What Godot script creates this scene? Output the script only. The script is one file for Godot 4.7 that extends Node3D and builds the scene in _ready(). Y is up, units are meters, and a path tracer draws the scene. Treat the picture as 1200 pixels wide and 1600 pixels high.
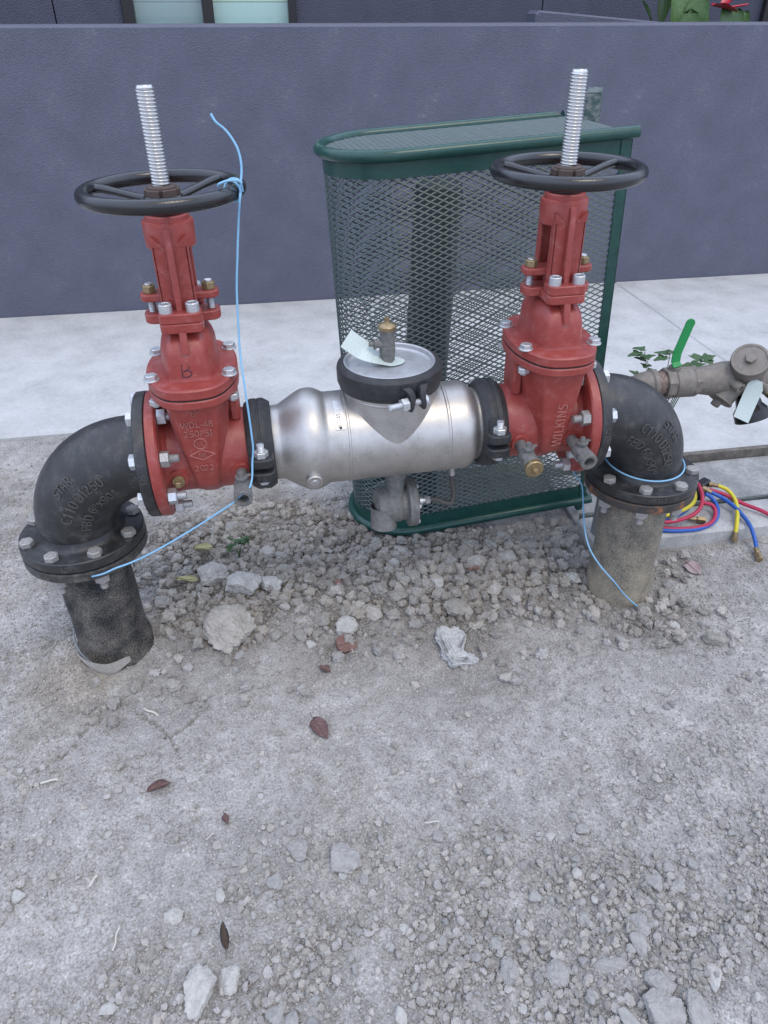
extends Node3D
# A backflow assembly between two buried risers, its green cage behind it, on bare soil before a painted wall.

const TILT := 0.014          # the pipe run rises slightly to the right
const AXIS := 0.573          # height of the pipe run
var M := {}
var used := {}
var icos := {}
var hn := FastNoiseLite.new()
var hf := FastNoiseLite.new()
var hd := FastNoiseLite.new()
var rng := RandomNumberGenerator.new()


# ---------------------------------------------------------------- mesh builder
class G:
	var v := PackedVector3Array()
	var n := PackedVector3Array()
	var uv := PackedVector2Array()

	func tri(a: Vector3, b: Vector3, c: Vector3, na: Vector3, nb: Vector3, nc: Vector3) -> void:
		var x := (b - a).cross(c - a)
		if x.length_squared() < 1e-18:
			return
		if x.dot(na + nb + nc) > 0.0:
			v.append(a); v.append(c); v.append(b)
			n.append(na); n.append(nc); n.append(nb)
		else:
			v.append(a); v.append(b); v.append(c)
			n.append(na); n.append(nb); n.append(nc)

	func quad(a: Vector3, b: Vector3, c: Vector3, d: Vector3, na: Vector3, nb: Vector3, nc: Vector3, nd: Vector3) -> void:
		tri(a, b, c, na, nb, nc)
		tri(a, c, d, na, nc, nd)

	func flat(a: Vector3, b: Vector3, c: Vector3, d: Vector3, out: Vector3) -> void:
		var k := (b - a).cross(d - a).normalized()
		if k.length_squared() < 0.5:
			k = (c - b).cross(d - b).normalized()
		if k.dot(out) < 0.0:
			k = -k
		quad(a, b, c, d, k, k, k, k)

	# turned shape: prof = (radius, height along local y)
	func lathe(t: Transform3D, prof: Array, segs := 40, crease := 0.6, closed := false) -> void:
		var m := prof.size()
		var sn: Array[Vector2] = []
		var cnt := m if closed else m - 1
		for i in cnt:
			var d: Vector2 = prof[(i + 1) % m] - prof[i]
			sn.append(Vector2(d.y, -d.x).normalized())
		for i in cnt:
			var p: Vector2 = prof[i]
			var q: Vector2 = prof[(i + 1) % m]
			if p.distance_squared_to(q) < 1e-14:
				continue
			var n0 := sn[i]
			var n1 := sn[i]
			if i > 0 or closed:
				var o := sn[(i - 1 + cnt) % cnt]
				if absf(o.angle_to(sn[i])) < crease:
					n0 = (o + sn[i]).normalized()
			if i < cnt - 1 or closed:
				var o := sn[(i + 1) % cnt]
				if absf(o.angle_to(sn[i])) < crease:
					n1 = (o + sn[i]).normalized()
			for k in segs:
				var a := TAU * k / segs
				var b := TAU * (k + 1) / segs
				var ca := Vector3(cos(a), 0, sin(a))
				var cb := Vector3(cos(b), 0, sin(b))
				var pa := t * (ca * p.x + Vector3(0, p.y, 0))
				var pb := t * (cb * p.x + Vector3(0, p.y, 0))
				var qa := t * (ca * q.x + Vector3(0, q.y, 0))
				var qb := t * (cb * q.x + Vector3(0, q.y, 0))
				var B := t.basis
				quad(pa, qa, qb, pb, B * (ca * n0.x + Vector3(0, n0.y, 0)), B * (ca * n1.x + Vector3(0, n1.y, 0)), B * (cb * n1.x + Vector3(0, n1.y, 0)), B * (cb * n0.x + Vector3(0, n0.y, 0)))

	# swept round bar; r is one radius or one for each point
	func tube(pts: Array, r, segs := 12, caps := true) -> void:
		var m := pts.size()
		var rings := []
		var nor := []
		var up := Vector3.UP
		var d0: Vector3 = (pts[1] - pts[0]).normalized()
		if absf(d0.dot(up)) > 0.9:
			up = Vector3.RIGHT
		var side := d0.cross(up).normalized()
		for i in m:
			var d: Vector3
			if i == 0:
				d = d0
			elif i == m - 1:
				d = (pts[i] - pts[i - 1]).normalized()
			else:
				d = ((pts[i + 1] - pts[i]).normalized() + (pts[i] - pts[i - 1]).normalized()).normalized()
			side = (side - d * side.dot(d)).normalized()
			var oth := d.cross(side)
			var rr: float = r[i] if r is Array else r
			var ring := PackedVector3Array()
			var nn := PackedVector3Array()
			for k in segs:
				var a := TAU * k / segs
				var e := side * cos(a) + oth * sin(a)
				ring.append(pts[i] + e * rr)
				nn.append(e)
			rings.append(ring)
			nor.append(nn)
		for i in m - 1:
			for k in segs:
				var j := (k + 1) % segs
				quad(rings[i][k], rings[i + 1][k], rings[i + 1][j], rings[i][j], nor[i][k], nor[i + 1][k], nor[i + 1][j], nor[i][j])
		if caps:
			for e in [0, m - 1]:
				var d: Vector3 = (pts[0] - pts[1]).normalized() if e == 0 else (pts[m - 1] - pts[m - 2]).normalized()
				for k in segs:
					tri(pts[e], rings[e][k], rings[e][(k + 1) % segs], d, d, d)

	# upright prism over an outline in local xz, with bevelled rims
	func prism(t: Transform3D, outline: PackedVector2Array, y0: float, y1: float, bevel := 0.0, crease := 0.5) -> void:
		var o := outline
		if Geometry2D.is_polygon_clockwise(o):
			o = o.duplicate()
			o.reverse()
		var m := o.size()
		var en := PackedVector2Array()
		for i in m:
			var d := o[(i + 1) % m] - o[i]
			en.append(Vector2(d.y, -d.x).normalized())
		var ins := PackedVector2Array()
		var na := PackedVector2Array()
		var nb := PackedVector2Array()
		for i in m:
			var a := en[(i - 1 + m) % m]
			var b := en[i]
			var av := (a + b).normalized()
			ins.append(o[i] - av * bevel / maxf(0.4, av.dot(b)))
			if absf(a.angle_to(b)) < crease:
				na.append(av); nb.append(av)
			else:
				na.append(a); nb.append(b)
		var B := t.basis
		for i in m:
			var j := (i + 1) % m
			var n0 := B * Vector3(nb[i].x, 0, nb[i].y)
			var n1 := B * Vector3(na[j].x, 0, na[j].y)
			var lo := y0 + bevel
			var hi := y1 - bevel
			quad(t * Vector3(o[i].x, lo, o[i].y), t * Vector3(o[i].x, hi, o[i].y), t * Vector3(o[j].x, hi, o[j].y), t * Vector3(o[j].x, lo, o[j].y), n0, n0, n1, n1)
			if bevel > 0.0:
				var upv := B * Vector3.UP
				var u0 := (n0 + upv).normalized()
				var u1 := (n1 + upv).normalized()
				quad(t * Vector3(o[i].x, hi, o[i].y), t * Vector3(ins[i].x, y1, ins[i].y), t * Vector3(ins[j].x, y1, ins[j].y), t * Vector3(o[j].x, hi, o[j].y), u0, u0, u1, u1)
				u0 = (n0 - upv).normalized()
				u1 = (n1 - upv).normalized()
				quad(t * Vector3(o[i].x, lo, o[i].y), t * Vector3(ins[i].x, y0, ins[i].y), t * Vector3(ins[j].x, y0, ins[j].y), t * Vector3(o[j].x, lo, o[j].y), u0, u0, u1, u1)
		var ix := Geometry2D.triangulate_polygon(ins)
		var U := (B * Vector3.UP).normalized()
		for k in range(0, ix.size(), 3):
			var p := ins[ix[k]]
			var q := ins[ix[k + 1]]
			var s := ins[ix[k + 2]]
			tri(t * Vector3(p.x, y1, p.y), t * Vector3(q.x, y1, q.y), t * Vector3(s.x, y1, s.y), U, U, U)
			tri(t * Vector3(p.x, y0, p.y), t * Vector3(q.x, y0, q.y), t * Vector3(s.x, y0, s.y), -U, -U, -U)

	func box(t: Transform3D, size: Vector3, bevel := 0.002) -> void:
		var x := size.x / 2
		var z := size.z / 2
		var b := minf(bevel, minf(x, z) * 0.8)
		prism(t, PackedVector2Array([Vector2(-x + b, -z), Vector2(x - b, -z), Vector2(x, -z + b), Vector2(x, z - b), Vector2(x - b, z), Vector2(-x + b, z), Vector2(-x, z - b), Vector2(-x, -z + b)]), -size.y / 2, size.y / 2, minf(b, size.y * 0.4))

	# surface through closed rings of equal length, smooth; ends closed on request
	func loft(rings: Array, cap0 := true, cap1 := true, closed := true) -> void:
		var m := rings.size()
		var s: int = rings[0].size()
		var nn := []
		for i in m:
			var a := PackedVector3Array()
			a.resize(s)
			nn.append(a)
		var mid := Vector3.ZERO
		for r in rings:
			for p in r:
				mid += p
		mid /= m * s
		var lim := s if closed else s - 1
		for i in m - 1:
			for k in lim:
				var j := (k + 1) % s
				var f: Vector3 = (rings[i + 1][k] - rings[i][k]).cross(rings[i][j] - rings[i][k]) + (rings[i][j] - rings[i + 1][j]).cross(rings[i + 1][k] - rings[i + 1][j])
				for q in [[i, k], [i + 1, k], [i, j], [i + 1, j]]:
					nn[q[0]][q[1]] += f
		var sgn := 0.0
		for i in m:
			var c := Vector3.ZERO
			for p in rings[i]:
				c += p
			c /= s
			for k in s:
				sgn += nn[i][k].dot(rings[i][k] - c)
		var sg := 1.0 if sgn >= 0.0 else -1.0
		for i in m:
			for k in s:
				nn[i][k] = nn[i][k].normalized() * sg
		for i in m - 1:
			for k in lim:
				var j := (k + 1) % s
				quad(rings[i][k], rings[i + 1][k], rings[i + 1][j], rings[i][j], nn[i][k], nn[i + 1][k], nn[i + 1][j], nn[i][j])
		for e in [0, m - 1]:
			if (e == 0 and not cap0) or (e > 0 and not cap1):
				continue
			var c := Vector3.ZERO
			for p in rings[e]:
				c += p
			c /= s
			var o := Vector3.ZERO
			var near: int = 1 if e == 0 else m - 2
			for p in rings[near]:
				o += p
			var d := (c - o / s).normalized()
			for k in s:
				tri(c, rings[e][k], rings[e][(k + 1) % s], d, d, d)

	func mesh(colors := PackedColorArray()) -> ArrayMesh:
		var a := []
		a.resize(Mesh.ARRAY_MAX)
		a[Mesh.ARRAY_VERTEX] = v
		a[Mesh.ARRAY_NORMAL] = n
		if uv.size() == v.size():
			a[Mesh.ARRAY_TEX_UV] = uv
		if colors.size() == v.size():
			a[Mesh.ARRAY_COLOR] = colors
		var m := ArrayMesh.new()
		m.add_surface_from_arrays(Mesh.PRIMITIVE_TRIANGLES, a)
		return m


# ---------------------------------------------------------------- placing and naming
func numbered(called: String) -> String:
	var k: int = used.get(called, -1) + 1
	used[called] = k
	return called if k == 0 else "%s_%03d" % [called, k]


func thing(called: String, label: String, category: String, at := Vector3.ZERO, group := "") -> Node3D:
	var o := Node3D.new()
	o.name = numbered(called)
	add_child(o)
	o.position = at
	tag(o, label, category, group)
	return o


func tag(o: Node, label: String, category := "", group := "", kind := "") -> void:
	o.set_meta("label", label)
	if category:
		o.set_meta("category", category)
	if group:
		o.set_meta("group", group)
	if kind:
		o.set_meta("kind", kind)


func put(called: String, g, material: Material, parent: Node = null, t := Transform3D.IDENTITY) -> MeshInstance3D:
	var o := MeshInstance3D.new()
	o.mesh = g.mesh() if g is G else g
	o.material_override = material
	if parent == null:
		o.name = numbered(called)
		add_child(o)
	else:
		o.name = called
		parent.add_child(o, true)
	o.transform = t
	return o


func struct(called: String, g, material: Material) -> MeshInstance3D:
	var o := put(called, g, material)
	o.set_meta("kind", "structure")
	return o


func along(p: Vector3, d: Vector3) -> Transform3D:   # local y runs along d
	var y := d.normalized()
	var x := y.cross(Vector3(0, 0, 1))
	if x.length() < 0.1:
		x = y.cross(Vector3(1, 0, 0))
	x = x.normalized()
	return Transform3D(Basis(x, y, x.cross(y)), p)


func at(x: float, y: float, z: float) -> Transform3D:
	return Transform3D(Basis.IDENTITY, Vector3(x, y, z))


func rrect(hx: float, hz: float, r: float, k := 4) -> PackedVector2Array:
	var o := PackedVector2Array()
	var c := [Vector2(hx - r, hz - r), Vector2(-hx + r, hz - r), Vector2(-hx + r, -hz + r), Vector2(hx - r, -hz + r)]
	for i in 4:
		for j in k + 1:
			var a := PI / 2 * (i + float(j) / k)
			o.append(c[i] + Vector2(cos(a), sin(a)) * r)
	return o


func smooth_poly(p: PackedVector2Array, rounds := 3, first := 0.22) -> PackedVector2Array:
	for q in rounds:
		var e := first if q == 0 else 0.25
		var o := PackedVector2Array()
		for i in p.size():
			var b := p[(i + 1) % p.size()]
			o.append(p[i].lerp(b, e))
			o.append(b.lerp(p[i], e))
		p = o
	return p


func curve(pts: Array, per := 6) -> Array:
	var o := []
	for i in pts.size() - 1:
		var a: Vector3 = pts[maxi(i - 1, 0)]
		var d: Vector3 = pts[mini(i + 2, pts.size() - 1)]
		for k in per:
			o.append(pts[i].cubic_interpolate(pts[i + 1], a, d, float(k) / per))
	o.append(pts[-1])
	return o


# ---------------------------------------------------------------- materials
func lin(r: float, g: float, b: float) -> Color:
	return Color(r, g, b).linear_to_srgb()


# colour texture: coarse and fine noise looked up in a ramp of linear colours, with grain
func ramp_image(size: int, seed_: int, stops: Array, freq: float, oct := 5, grain := 0.05, kind := FastNoiseLite.TYPE_SIMPLEX_SMOOTH, fine := 0.35) -> Image:
	var a := FastNoiseLite.new()
	a.seed = seed_
	a.noise_type = kind
	a.frequency = freq / size
	a.fractal_type = FastNoiseLite.FRACTAL_FBM
	a.fractal_octaves = oct
	a.fractal_gain = 0.55
	var ia := a.get_seamless_image(size, size)
	a.seed = seed_ + 91
	a.frequency = freq * 9.0 / size
	a.fractal_octaves = 3
	var ib := a.get_seamless_image(size, size)
	ia.convert(Image.FORMAT_L8)
	ib.convert(Image.FORMAT_L8)
	var da := ia.get_data()
	var db := ib.get_data()
	var gr := Gradient.new()
	gr.offsets = PackedFloat32Array(stops.map(func(s): return s[0]))
	gr.colors = PackedColorArray(stops.map(func(s): return s[1]))
	var lut := PackedByteArray()
	for i in 256:
		var c := gr.sample(i / 255.0).linear_to_srgb()
		lut.append(int(clampf(c.r, 0, 1) * 255)); lut.append(int(clampf(c.g, 0, 1) * 255)); lut.append(int(clampf(c.b, 0, 1) * 255))
	var r := RandomNumberGenerator.new()
	r.seed = seed_
	var out := PackedByteArray()
	out.resize(size * size * 3)
	var rnd := PackedByteArray()
	for i in 4099:
		rnd.append(r.randi() & 255)
	var gi := grain * 255.0 / 128.0
	for i in size * size:
		var q := int(da[i] * (1.0 - fine) + db[i] * fine + (rnd[(i * 7 + i / size * 13) % 4099] - 128) * gi)
		q = clampi(q, 0, 255) * 3
		out[i * 3] = lut[q]; out[i * 3 + 1] = lut[q + 1]; out[i * 3 + 2] = lut[q + 2]
	return Image.create_from_data(size, size, false, Image.FORMAT_RGB8, out)


func height_image(size: int, seed_: int, freq: float, oct: int, kind := FastNoiseLite.TYPE_SIMPLEX_SMOOTH) -> Image:
	var a := FastNoiseLite.new()
	a.seed = seed_
	a.noise_type = kind
	a.frequency = freq / size
	a.fractal_type = FastNoiseLite.FRACTAL_FBM
	a.fractal_octaves = oct
	return a.get_seamless_image(size, size)


func tex(i: Image) -> ImageTexture:
	i.generate_mipmaps()
	return ImageTexture.create_from_image(i)


func mat(stops: Array, freq: float, tile: float, rough := 0.6, metal := 0.0, relief := 0.0, relief_freq := 0.0, seed_ := 1, size := 512, grain := 0.05, world := false) -> StandardMaterial3D:
	var m := StandardMaterial3D.new()
	m.albedo_texture = tex(ramp_image(size, seed_, stops, freq, 5, grain))
	m.uv1_triplanar = true
	m.uv1_world_triplanar = world
	m.uv1_scale = Vector3.ONE / tile
	m.roughness = rough
	m.metallic = metal
	if relief > 0.0:
		m.heightmap_enabled = true
		m.heightmap_texture = tex(height_image(512, seed_ + 5, relief_freq, 4))
		m.heightmap_scale = relief
	return m


func plain(c: Color, rough := 0.6, metal := 0.0) -> StandardMaterial3D:
	var m := StandardMaterial3D.new()
	m.albedo_color = c
	m.roughness = rough
	m.metallic = metal
	return m


# lettering raised on a surface: f maps (along, up, out) to a point
func lettering(text: String, height: float, depth: float, f: Callable, material: Material, parent: Node, called := "raised_lettering", fnt := "Droid Sans", spread := 1.0) -> void:
	var tm := TextMesh.new()
	var sf := SystemFont.new()
	sf.font_names = PackedStringArray([fnt])
	tm.font = sf
	tm.text = text
	tm.font_size = 32
	tm.pixel_size = height / 23.0
	tm.depth = depth
	tm.curve_step = 2.0
	var a := tm.get_mesh_arrays()
	if a.size() == 0 or a[Mesh.ARRAY_VERTEX] == null:
		return
	var pv: PackedVector3Array = a[Mesh.ARRAY_VERTEX]
	var ix: PackedInt32Array = a[Mesh.ARRAY_INDEX] if a[Mesh.ARRAY_INDEX] != null else PackedInt32Array(range(pv.size()))
	var g := G.new()
	var w := PackedVector3Array()
	for p in pv:
		w.append(f.call(p.x * spread, p.y, p.z + depth * 0.5))
	var pn: PackedVector3Array = a[Mesh.ARRAY_NORMAL]
	for k in range(0, ix.size(), 3):
		var p0 := w[ix[k]]
		var p1 := w[ix[k + 1]]
		var p2 := w[ix[k + 2]]
		var c := (pv[ix[k]] + pv[ix[k + 1]] + pv[ix[k + 2]]) / 3.0
		var nn := (pn[ix[k]] + pn[ix[k + 1]] + pn[ix[k + 2]]).normalized() * 0.0005
		var o: Vector3 = f.call((c.x + nn.x) * spread, c.y + nn.y, c.z + depth * 0.5 + nn.z) - f.call(c.x * spread, c.y, c.z + depth * 0.5)
		var q := (p1 - p0).cross(p2 - p0).normalized()
		if q.dot(o) < 0.0:
			q = -q
		g.tri(p0, p1, p2, q, q, q)
	put(called, g, material, parent)


# ---------------------------------------------------------------- hardware
func hex(r: float) -> PackedVector2Array:
	var o := PackedVector2Array()
	for i in 6:
		o.append(Vector2(cos(TAU * i / 6), sin(TAU * i / 6)) * r)
	return o


func hex_head(r: float, h: float, washer := 0.0) -> ArrayMesh:
	var g := G.new()
	if washer > 0.0:
		g.lathe(Transform3D.IDENTITY, [Vector2(0, washer), Vector2(r * 1.14, washer), Vector2(r * 1.18, washer * 0.5), Vector2(r * 1.18, -0.001)], 20)
	g.prism(at(0, 0, 0), hex(r), washer, washer + h * 0.86, 0.0)
	g.lathe(at(0, washer + h * 0.86, 0), [Vector2(r * 0.93, 0), Vector2(r * 0.82, h * 0.13), Vector2(0, h * 0.14)], 6)
	return g.mesh()


func stud_nut(r: float, h: float, sr: float, sl: float) -> ArrayMesh:   # nut with a threaded end standing out of it
	var g := G.new()
	g.prism(at(0, 0, 0), hex(r), 0, h, r * 0.07)
	var p := []
	var y := h * 0.6
	while y < h + sl - 0.003:
		p.append(Vector2(sr, y)); p.append(Vector2(sr * 0.86, y + 0.0012)); p.append(Vector2(sr * 0.86, y + 0.0017)); p.append(Vector2(sr, y + 0.0027))
		y += 0.003
	p.append(Vector2(sr * 0.8, y)); p.append(Vector2(0, y))
	g.lathe(Transform3D.IDENTITY, p, 14)
	return g.mesh()


func thread(g: G, y0: float, y1: float, r: float, depth: float, pitch: float, segs := 24) -> void:
	var per := 8
	var prof := [0.0, 0.05, 0.35, 0.95, 1.0, 1.0, 0.95, 0.35]
	var rows := int((y1 - y0) / pitch * per)
	var rings := []
	for i in rows + 1:
		var ring := PackedVector3Array()
		for k in segs:
			var ph := float(i) / per
			var u := fposmod(ph - float(k) / segs, 1.0) * per
			var a: float = prof[int(u) % per]
			var b: float = prof[(int(u) + 1) % per]
			var rr := r - depth * (1.0 - lerpf(a, b, u - floorf(u)))
			var an := TAU * k / segs
			ring.append(Vector3(cos(an) * rr, y0 + (y1 - y0) * i / rows, sin(an) * rr))
		rings.append(ring)
	g.loft(rings)


func octa(hx: float, hxf: float, hz: float, zs: float) -> PackedVector2Array:
	return PackedVector2Array([Vector2(hxf, hz), Vector2(-hxf, hz), Vector2(-hx, zs), Vector2(-hx, -zs), Vector2(-hxf, -hz), Vector2(hxf, -hz), Vector2(hx, -zs), Vector2(hx, zs)])


func ring_at(p: PackedVector2Array, y: float) -> PackedVector3Array:
	var o := PackedVector3Array()
	for q in p:
		o.append(Vector3(q.x, y, q.y))
	return o


func flange_profile(r: float, th: float, hole := 0.0) -> Array:
	return [Vector2(hole, 0), Vector2(r - 0.003, 0), Vector2(r, 0.003), Vector2(r, th - 0.004), Vector2(r - 0.004, th), Vector2(hole, th)]


# ---------------------------------------------------------------- outside-screw gate valve; s = side of its flange
func gate_valve(root: Node3D, x: float, s: float, face: float, coup: float, spoke0: float, stem_top: float, label: String) -> MeshInstance3D:
	var T := at(x, AXIS, 0)
	var ax := Transform3D(Basis(Vector3(0, -s, 0), Vector3(s, 0, 0), Vector3(0, 0, 1)), Vector3.ZERO)   # local y along the run towards the flange
	# body casting
	var g := G.new()
	g.lathe(ax, [Vector2(0, -coup), Vector2(0.0825, -coup), Vector2(0.0842, -coup + 0.002), Vector2(0.0842, -coup + 0.022), Vector2(0.0865, -coup + 0.03), Vector2(0.0875, -0.04), Vector2(0.0875, face - 0.055), Vector2(0.0895, face - 0.036), Vector2(0.0965, face - 0.026), Vector2(0.104, face - 0.0235)], 56, 0.5)
	g.lathe(Transform3D(ax.basis, ax * Vector3(0, face - 0.024, 0)), [Vector2(0.09, 0), Vector2(0.132, 0), Vector2(0.1365, 0.0015), Vector2(0.1395, 0.005), Vector2(0.14, 0.009), Vector2(0.14, 0.0225), Vector2(0.139, 0.0235), Vector2(0.09, 0.0235)], 72, 0.5)
	var sec := [[-0.085, 0.04, 0.012, 0.04, 0.02], [-0.062, 0.044, 0.018, 0.068, 0.025], [-0.05, 0.045, 0.02, 0.085, 0.028], [-0.038, 0.046, 0.0225, 0.0935, 0.03], [0.0, 0.051, 0.028, 0.1015, 0.036], [0.05, 0.058, 0.036, 0.1075, 0.04], [0.1, 0.063, 0.042, 0.113, 0.042], [0.15, 0.067, 0.047, 0.1185, 0.044], [0.166, 0.07, 0.049, 0.12, 0.044]]
	var rings := []
	for q in sec:
		rings.append(ring_at(smooth_poly(octa(q[1], q[2], q[3], q[4]), 3, 0.1), q[0]))
	g.loft(rings, true, false)
	# body side of the bonnet joint
	var bo := smooth_poly(octa(0.093, 0.052, 0.14, 0.055), 4)
	g.prism(at(0, 0, 0), bo, 0.164, 0.1825, 0.003)
	# web from the chamber to the flange and to the grooved end
	g.box(at(s * (face - 0.05), 0.125, 0), Vector3(0.06, 0.09, 0.02), 0.004)
	g.box(at(-s * 0.075, 0.125, 0), Vector3(0.022, 0.09, 0.07), 0.005)
	# bosses of the test cocks
	for bx in [-s * 0.075, s * (face - 0.049)]:
		g.lathe(along(Vector3(bx, -0.016, 0.07), Vector3(0, -0.08, 1)), [Vector2(0.024, 0), Vector2(0.0225, 0.017), Vector2(0.0205, 0.0205), Vector2(0.0, 0.0207)], 24, 0.7)
	var body := put("gate_valve", g, M.red, root, T)
	body.set_meta("label", label)
	# bonnet
	g = G.new()
	g.prism(at(0, 0, 0), bo, 0.1845, 0.206, 0.003)
	var dome := [[0.2, 0.062, 0.044, 0.099, 0.044], [0.206, 0.058, 0.041, 0.094, 0.043], [0.214, 0.056, 0.039, 0.0915, 0.042], [0.235, 0.0555, 0.0385, 0.09, 0.041], [0.255, 0.0545, 0.0375, 0.088, 0.04], [0.27, 0.051, 0.035, 0.082, 0.037], [0.282, 0.0455, 0.031, 0.072, 0.032], [0.291, 0.038, 0.026, 0.058, 0.026], [0.297, 0.03, 0.02, 0.042, 0.018], [0.3, 0.02, 0.014, 0.028, 0.012]]
	rings = []
	for q in dome:
		rings.append(ring_at(smooth_poly(octa(q[1], q[2], q[3], q[4]), 3, 0.14), q[0]))
	g.loft(rings, false, true)
	for e in [-1.0, 1.0]:
		g.prism(Transform3D(Basis(Vector3(0, 0, 1), Vector3(1, 0, 0), Vector3(0, 1, 0)), Vector3.ZERO), PackedVector2Array([Vector2(e * 0.02, 0.29), Vector2(e * 0.092, 0.262), Vector2(e * 0.092, 0.268), Vector2(e * 0.078, 0.31), Vector2(e * 0.02, 0.31)]), -0.007, 0.007, 0.0015)
	g.lathe(at(0, 0.28, 0), [Vector2(0.034, 0), Vector2(0.034, 0.04)], 28)
	# stuffing box flange: lobes to the front and back for the yoke, wings to the sides for the gland
	g.prism(at(0, 0, 0), rrect(0.041, 0.081, 0.013), 0.3, 0.3185, 0.002)
	g.prism(at(0, 0, 0), rrect(0.074, 0.026, 0.02, 6), 0.303, 0.3215, 0.002)
	put("bonnet", g, M.red, body)
	put("bonnet_gasket", gasket(bo), M.rubber, body)
	# yoke
	g = G.new()
	for e in [-1.0, 1.0]:
		g.prism(at(0, 0, e * 0.056), rrect(0.0405, 0.0245, 0.012), 0.319, 0.338, 0.002)
		g.box(at(0, 0.398, e * 0.0425), Vector3(0.066, 0.126, 0.007), 0.002)
		for w in [-1.0, 1.0]:
			g.box(at(w * 0.03, 0.398, e * 0.036), Vector3(0.007, 0.126, 0.02), 0.002)
			g.prism(Transform3D(Basis(Vector3(1, 0, 0), Vector3(0, 0, e), Vector3(0, 1, 0)), Vector3(w * 0.0335, 0, 0)), PackedVector2Array([Vector2(-w * 0.001, 0.455), Vector2(-w * 0.024, 0.455), Vector2(-w * 0.0, 0.475)]), 0.038, 0.0475, 0.0)
		g.prism(Transform3D(Basis(Vector3(0, 0, e), Vector3(1, 0, 0), Vector3(0, 1, 0)), Vector3.ZERO), PackedVector2Array([Vector2(0.035, 0.325), Vector2(0.062, 0.325), Vector2(0.06, 0.35), Vector2(0.056, 0.475), Vector2(0.05, 0.486), Vector2(0.035, 0.486)]), -0.006, 0.006, 0.0015)
	g.lathe(at(0, 0.447, 0), [Vector2(0.02, 0), Vector2(0.0455, 0), Vector2(0.047, 0.002), Vector2(0.048, 0.044), Vector2(0.0465, 0.047), Vector2(0.042, 0.048), Vector2(0.041, 0.056), Vector2(0.0395, 0.058), Vector2(0.02, 0.058)], 44, 0.5)
	put("yoke", g, M.red, body)
	# gland
	g = G.new()
	g.prism(at(0, 0, 0), rrect(0.076, 0.0225, 0.018, 6), 0.346, 0.36, 0.0025)
	g.lathe(at(0, 0.315, 0), [Vector2(0.027, 0), Vector2(0.027, 0.04)], 24)
	put("gland", g, M.red, body)
	for w in [-1.0, 1.0]:
		g = G.new()
		thread(g, 0.32, 0.3775, 0.0075, 0.0012, 0.0028, 14)
		put("gland_stud", g, M.zinc, body, at(w * 0.057, 0, 0))
		put("gland_nut", M.mesh_nut, M.brass_dull, body, Transform3D(Basis(Vector3.UP, w * 0.4), Vector3(w * 0.057, 0.3605, 0)))
		for e in [-1.0, 1.0]:
			put("socket_screw", M.mesh_socket, M.zinc, body, at(w * 0.0255, 0.3385, e * 0.063))
			put("bonnet_bolt", M.mesh_head, M.zinc, body, Transform3D(Basis(Vector3.UP, w * e * 0.5 + x), Vector3(w * 0.077, 0.2065, e * 0.07)))
			put("bonnet_nut", M.mesh_nutlow, M.zinc, body, Transform3D(Basis(Vector3.RIGHT, PI).rotated(Vector3.UP, 0.3 * e), Vector3(w * 0.077, 0.1635, e * 0.07)))
	# stem, wheel
	g = G.new()
	thread(g, 0.3, stem_top - 0.004, 0.0165, 0.0022, 0.0056, 28)
	g.lathe(at(0, stem_top - 0.006, 0), [Vector2(0.0155, 0), Vector2(0.0155, 0.003), Vector2(0.0135, 0.006), Vector2(0, 0.006)], 28)
	put("stem", g, M.stem, body)
	g = G.new()
	var hy := 0.545
	var prof := []
	for i in 20:
		var a := TAU * i / 20
		prof.append(Vector2(0.1405 + 0.0128 * cos(a), hy + 0.0125 * sin(a) * (1.0 if sin(a) > 0 else 1.15)))
	g.lathe(Transform3D.IDENTITY, prof, 96, 2.0, true)
	g.lathe(Transform3D.IDENTITY, [Vector2(0.0, hy - 0.043), Vector2(0.033, hy - 0.043), Vector2(0.0335, hy - 0.03), Vector2(0.036, hy - 0.026), Vector2(0.036, hy - 0.01), Vector2(0.034, hy - 0.008), Vector2(0.0, hy - 0.008)], 36)
	for k in 3:
		var a := deg_to_rad(spoke0 + 120.0 * k)
		var d := Vector3(cos(a), 0, sin(a))
		var sd := Vector3(-sin(a), 0, cos(a))
		var rr := []
		for q in [[0.025, 0.013, 0.009, -0.018], [0.05, 0.0105, 0.0075, -0.014], [0.09, 0.0095, 0.007, -0.006], [0.118, 0.011, 0.008, -0.001], [0.137, 0.0135, 0.009, 0.0]]:
			var ring := PackedVector3Array()
			for j in 12:
				var b := TAU * j / 12
				ring.append(d * q[0] + sd * cos(b) * q[1] + Vector3(0, hy + q[3] + sin(b) * q[2], 0))
			rr.append(ring)
		g.loft(rr, false, false)
	put("handwheel", g, M.blackpaint, body)
	g = G.new()
	for k in 6:
		var a := TAU * k / 6
		g.prism(Transform3D(Basis(Vector3.UP, a), Vector3.ZERO), PackedVector2Array([Vector2(0.0165, -0.012), Vector2(0.031, -0.0135), Vector2(0.0325, 0), Vector2(0.031, 0.0135), Vector2(0.0165, 0.012)]), hy - 0.009, hy + 0.004, 0.0015)
	g.lathe(Transform3D.IDENTITY, [Vector2(0.0165, hy - 0.009), Vector2(0.028, hy - 0.009), Vector2(0.027, hy + 0.006), Vector2(0.0235, hy + 0.009), Vector2(0.0165, hy + 0.009)], 30)
	put("stem_nut", g, M.rustnut, body)
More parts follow.
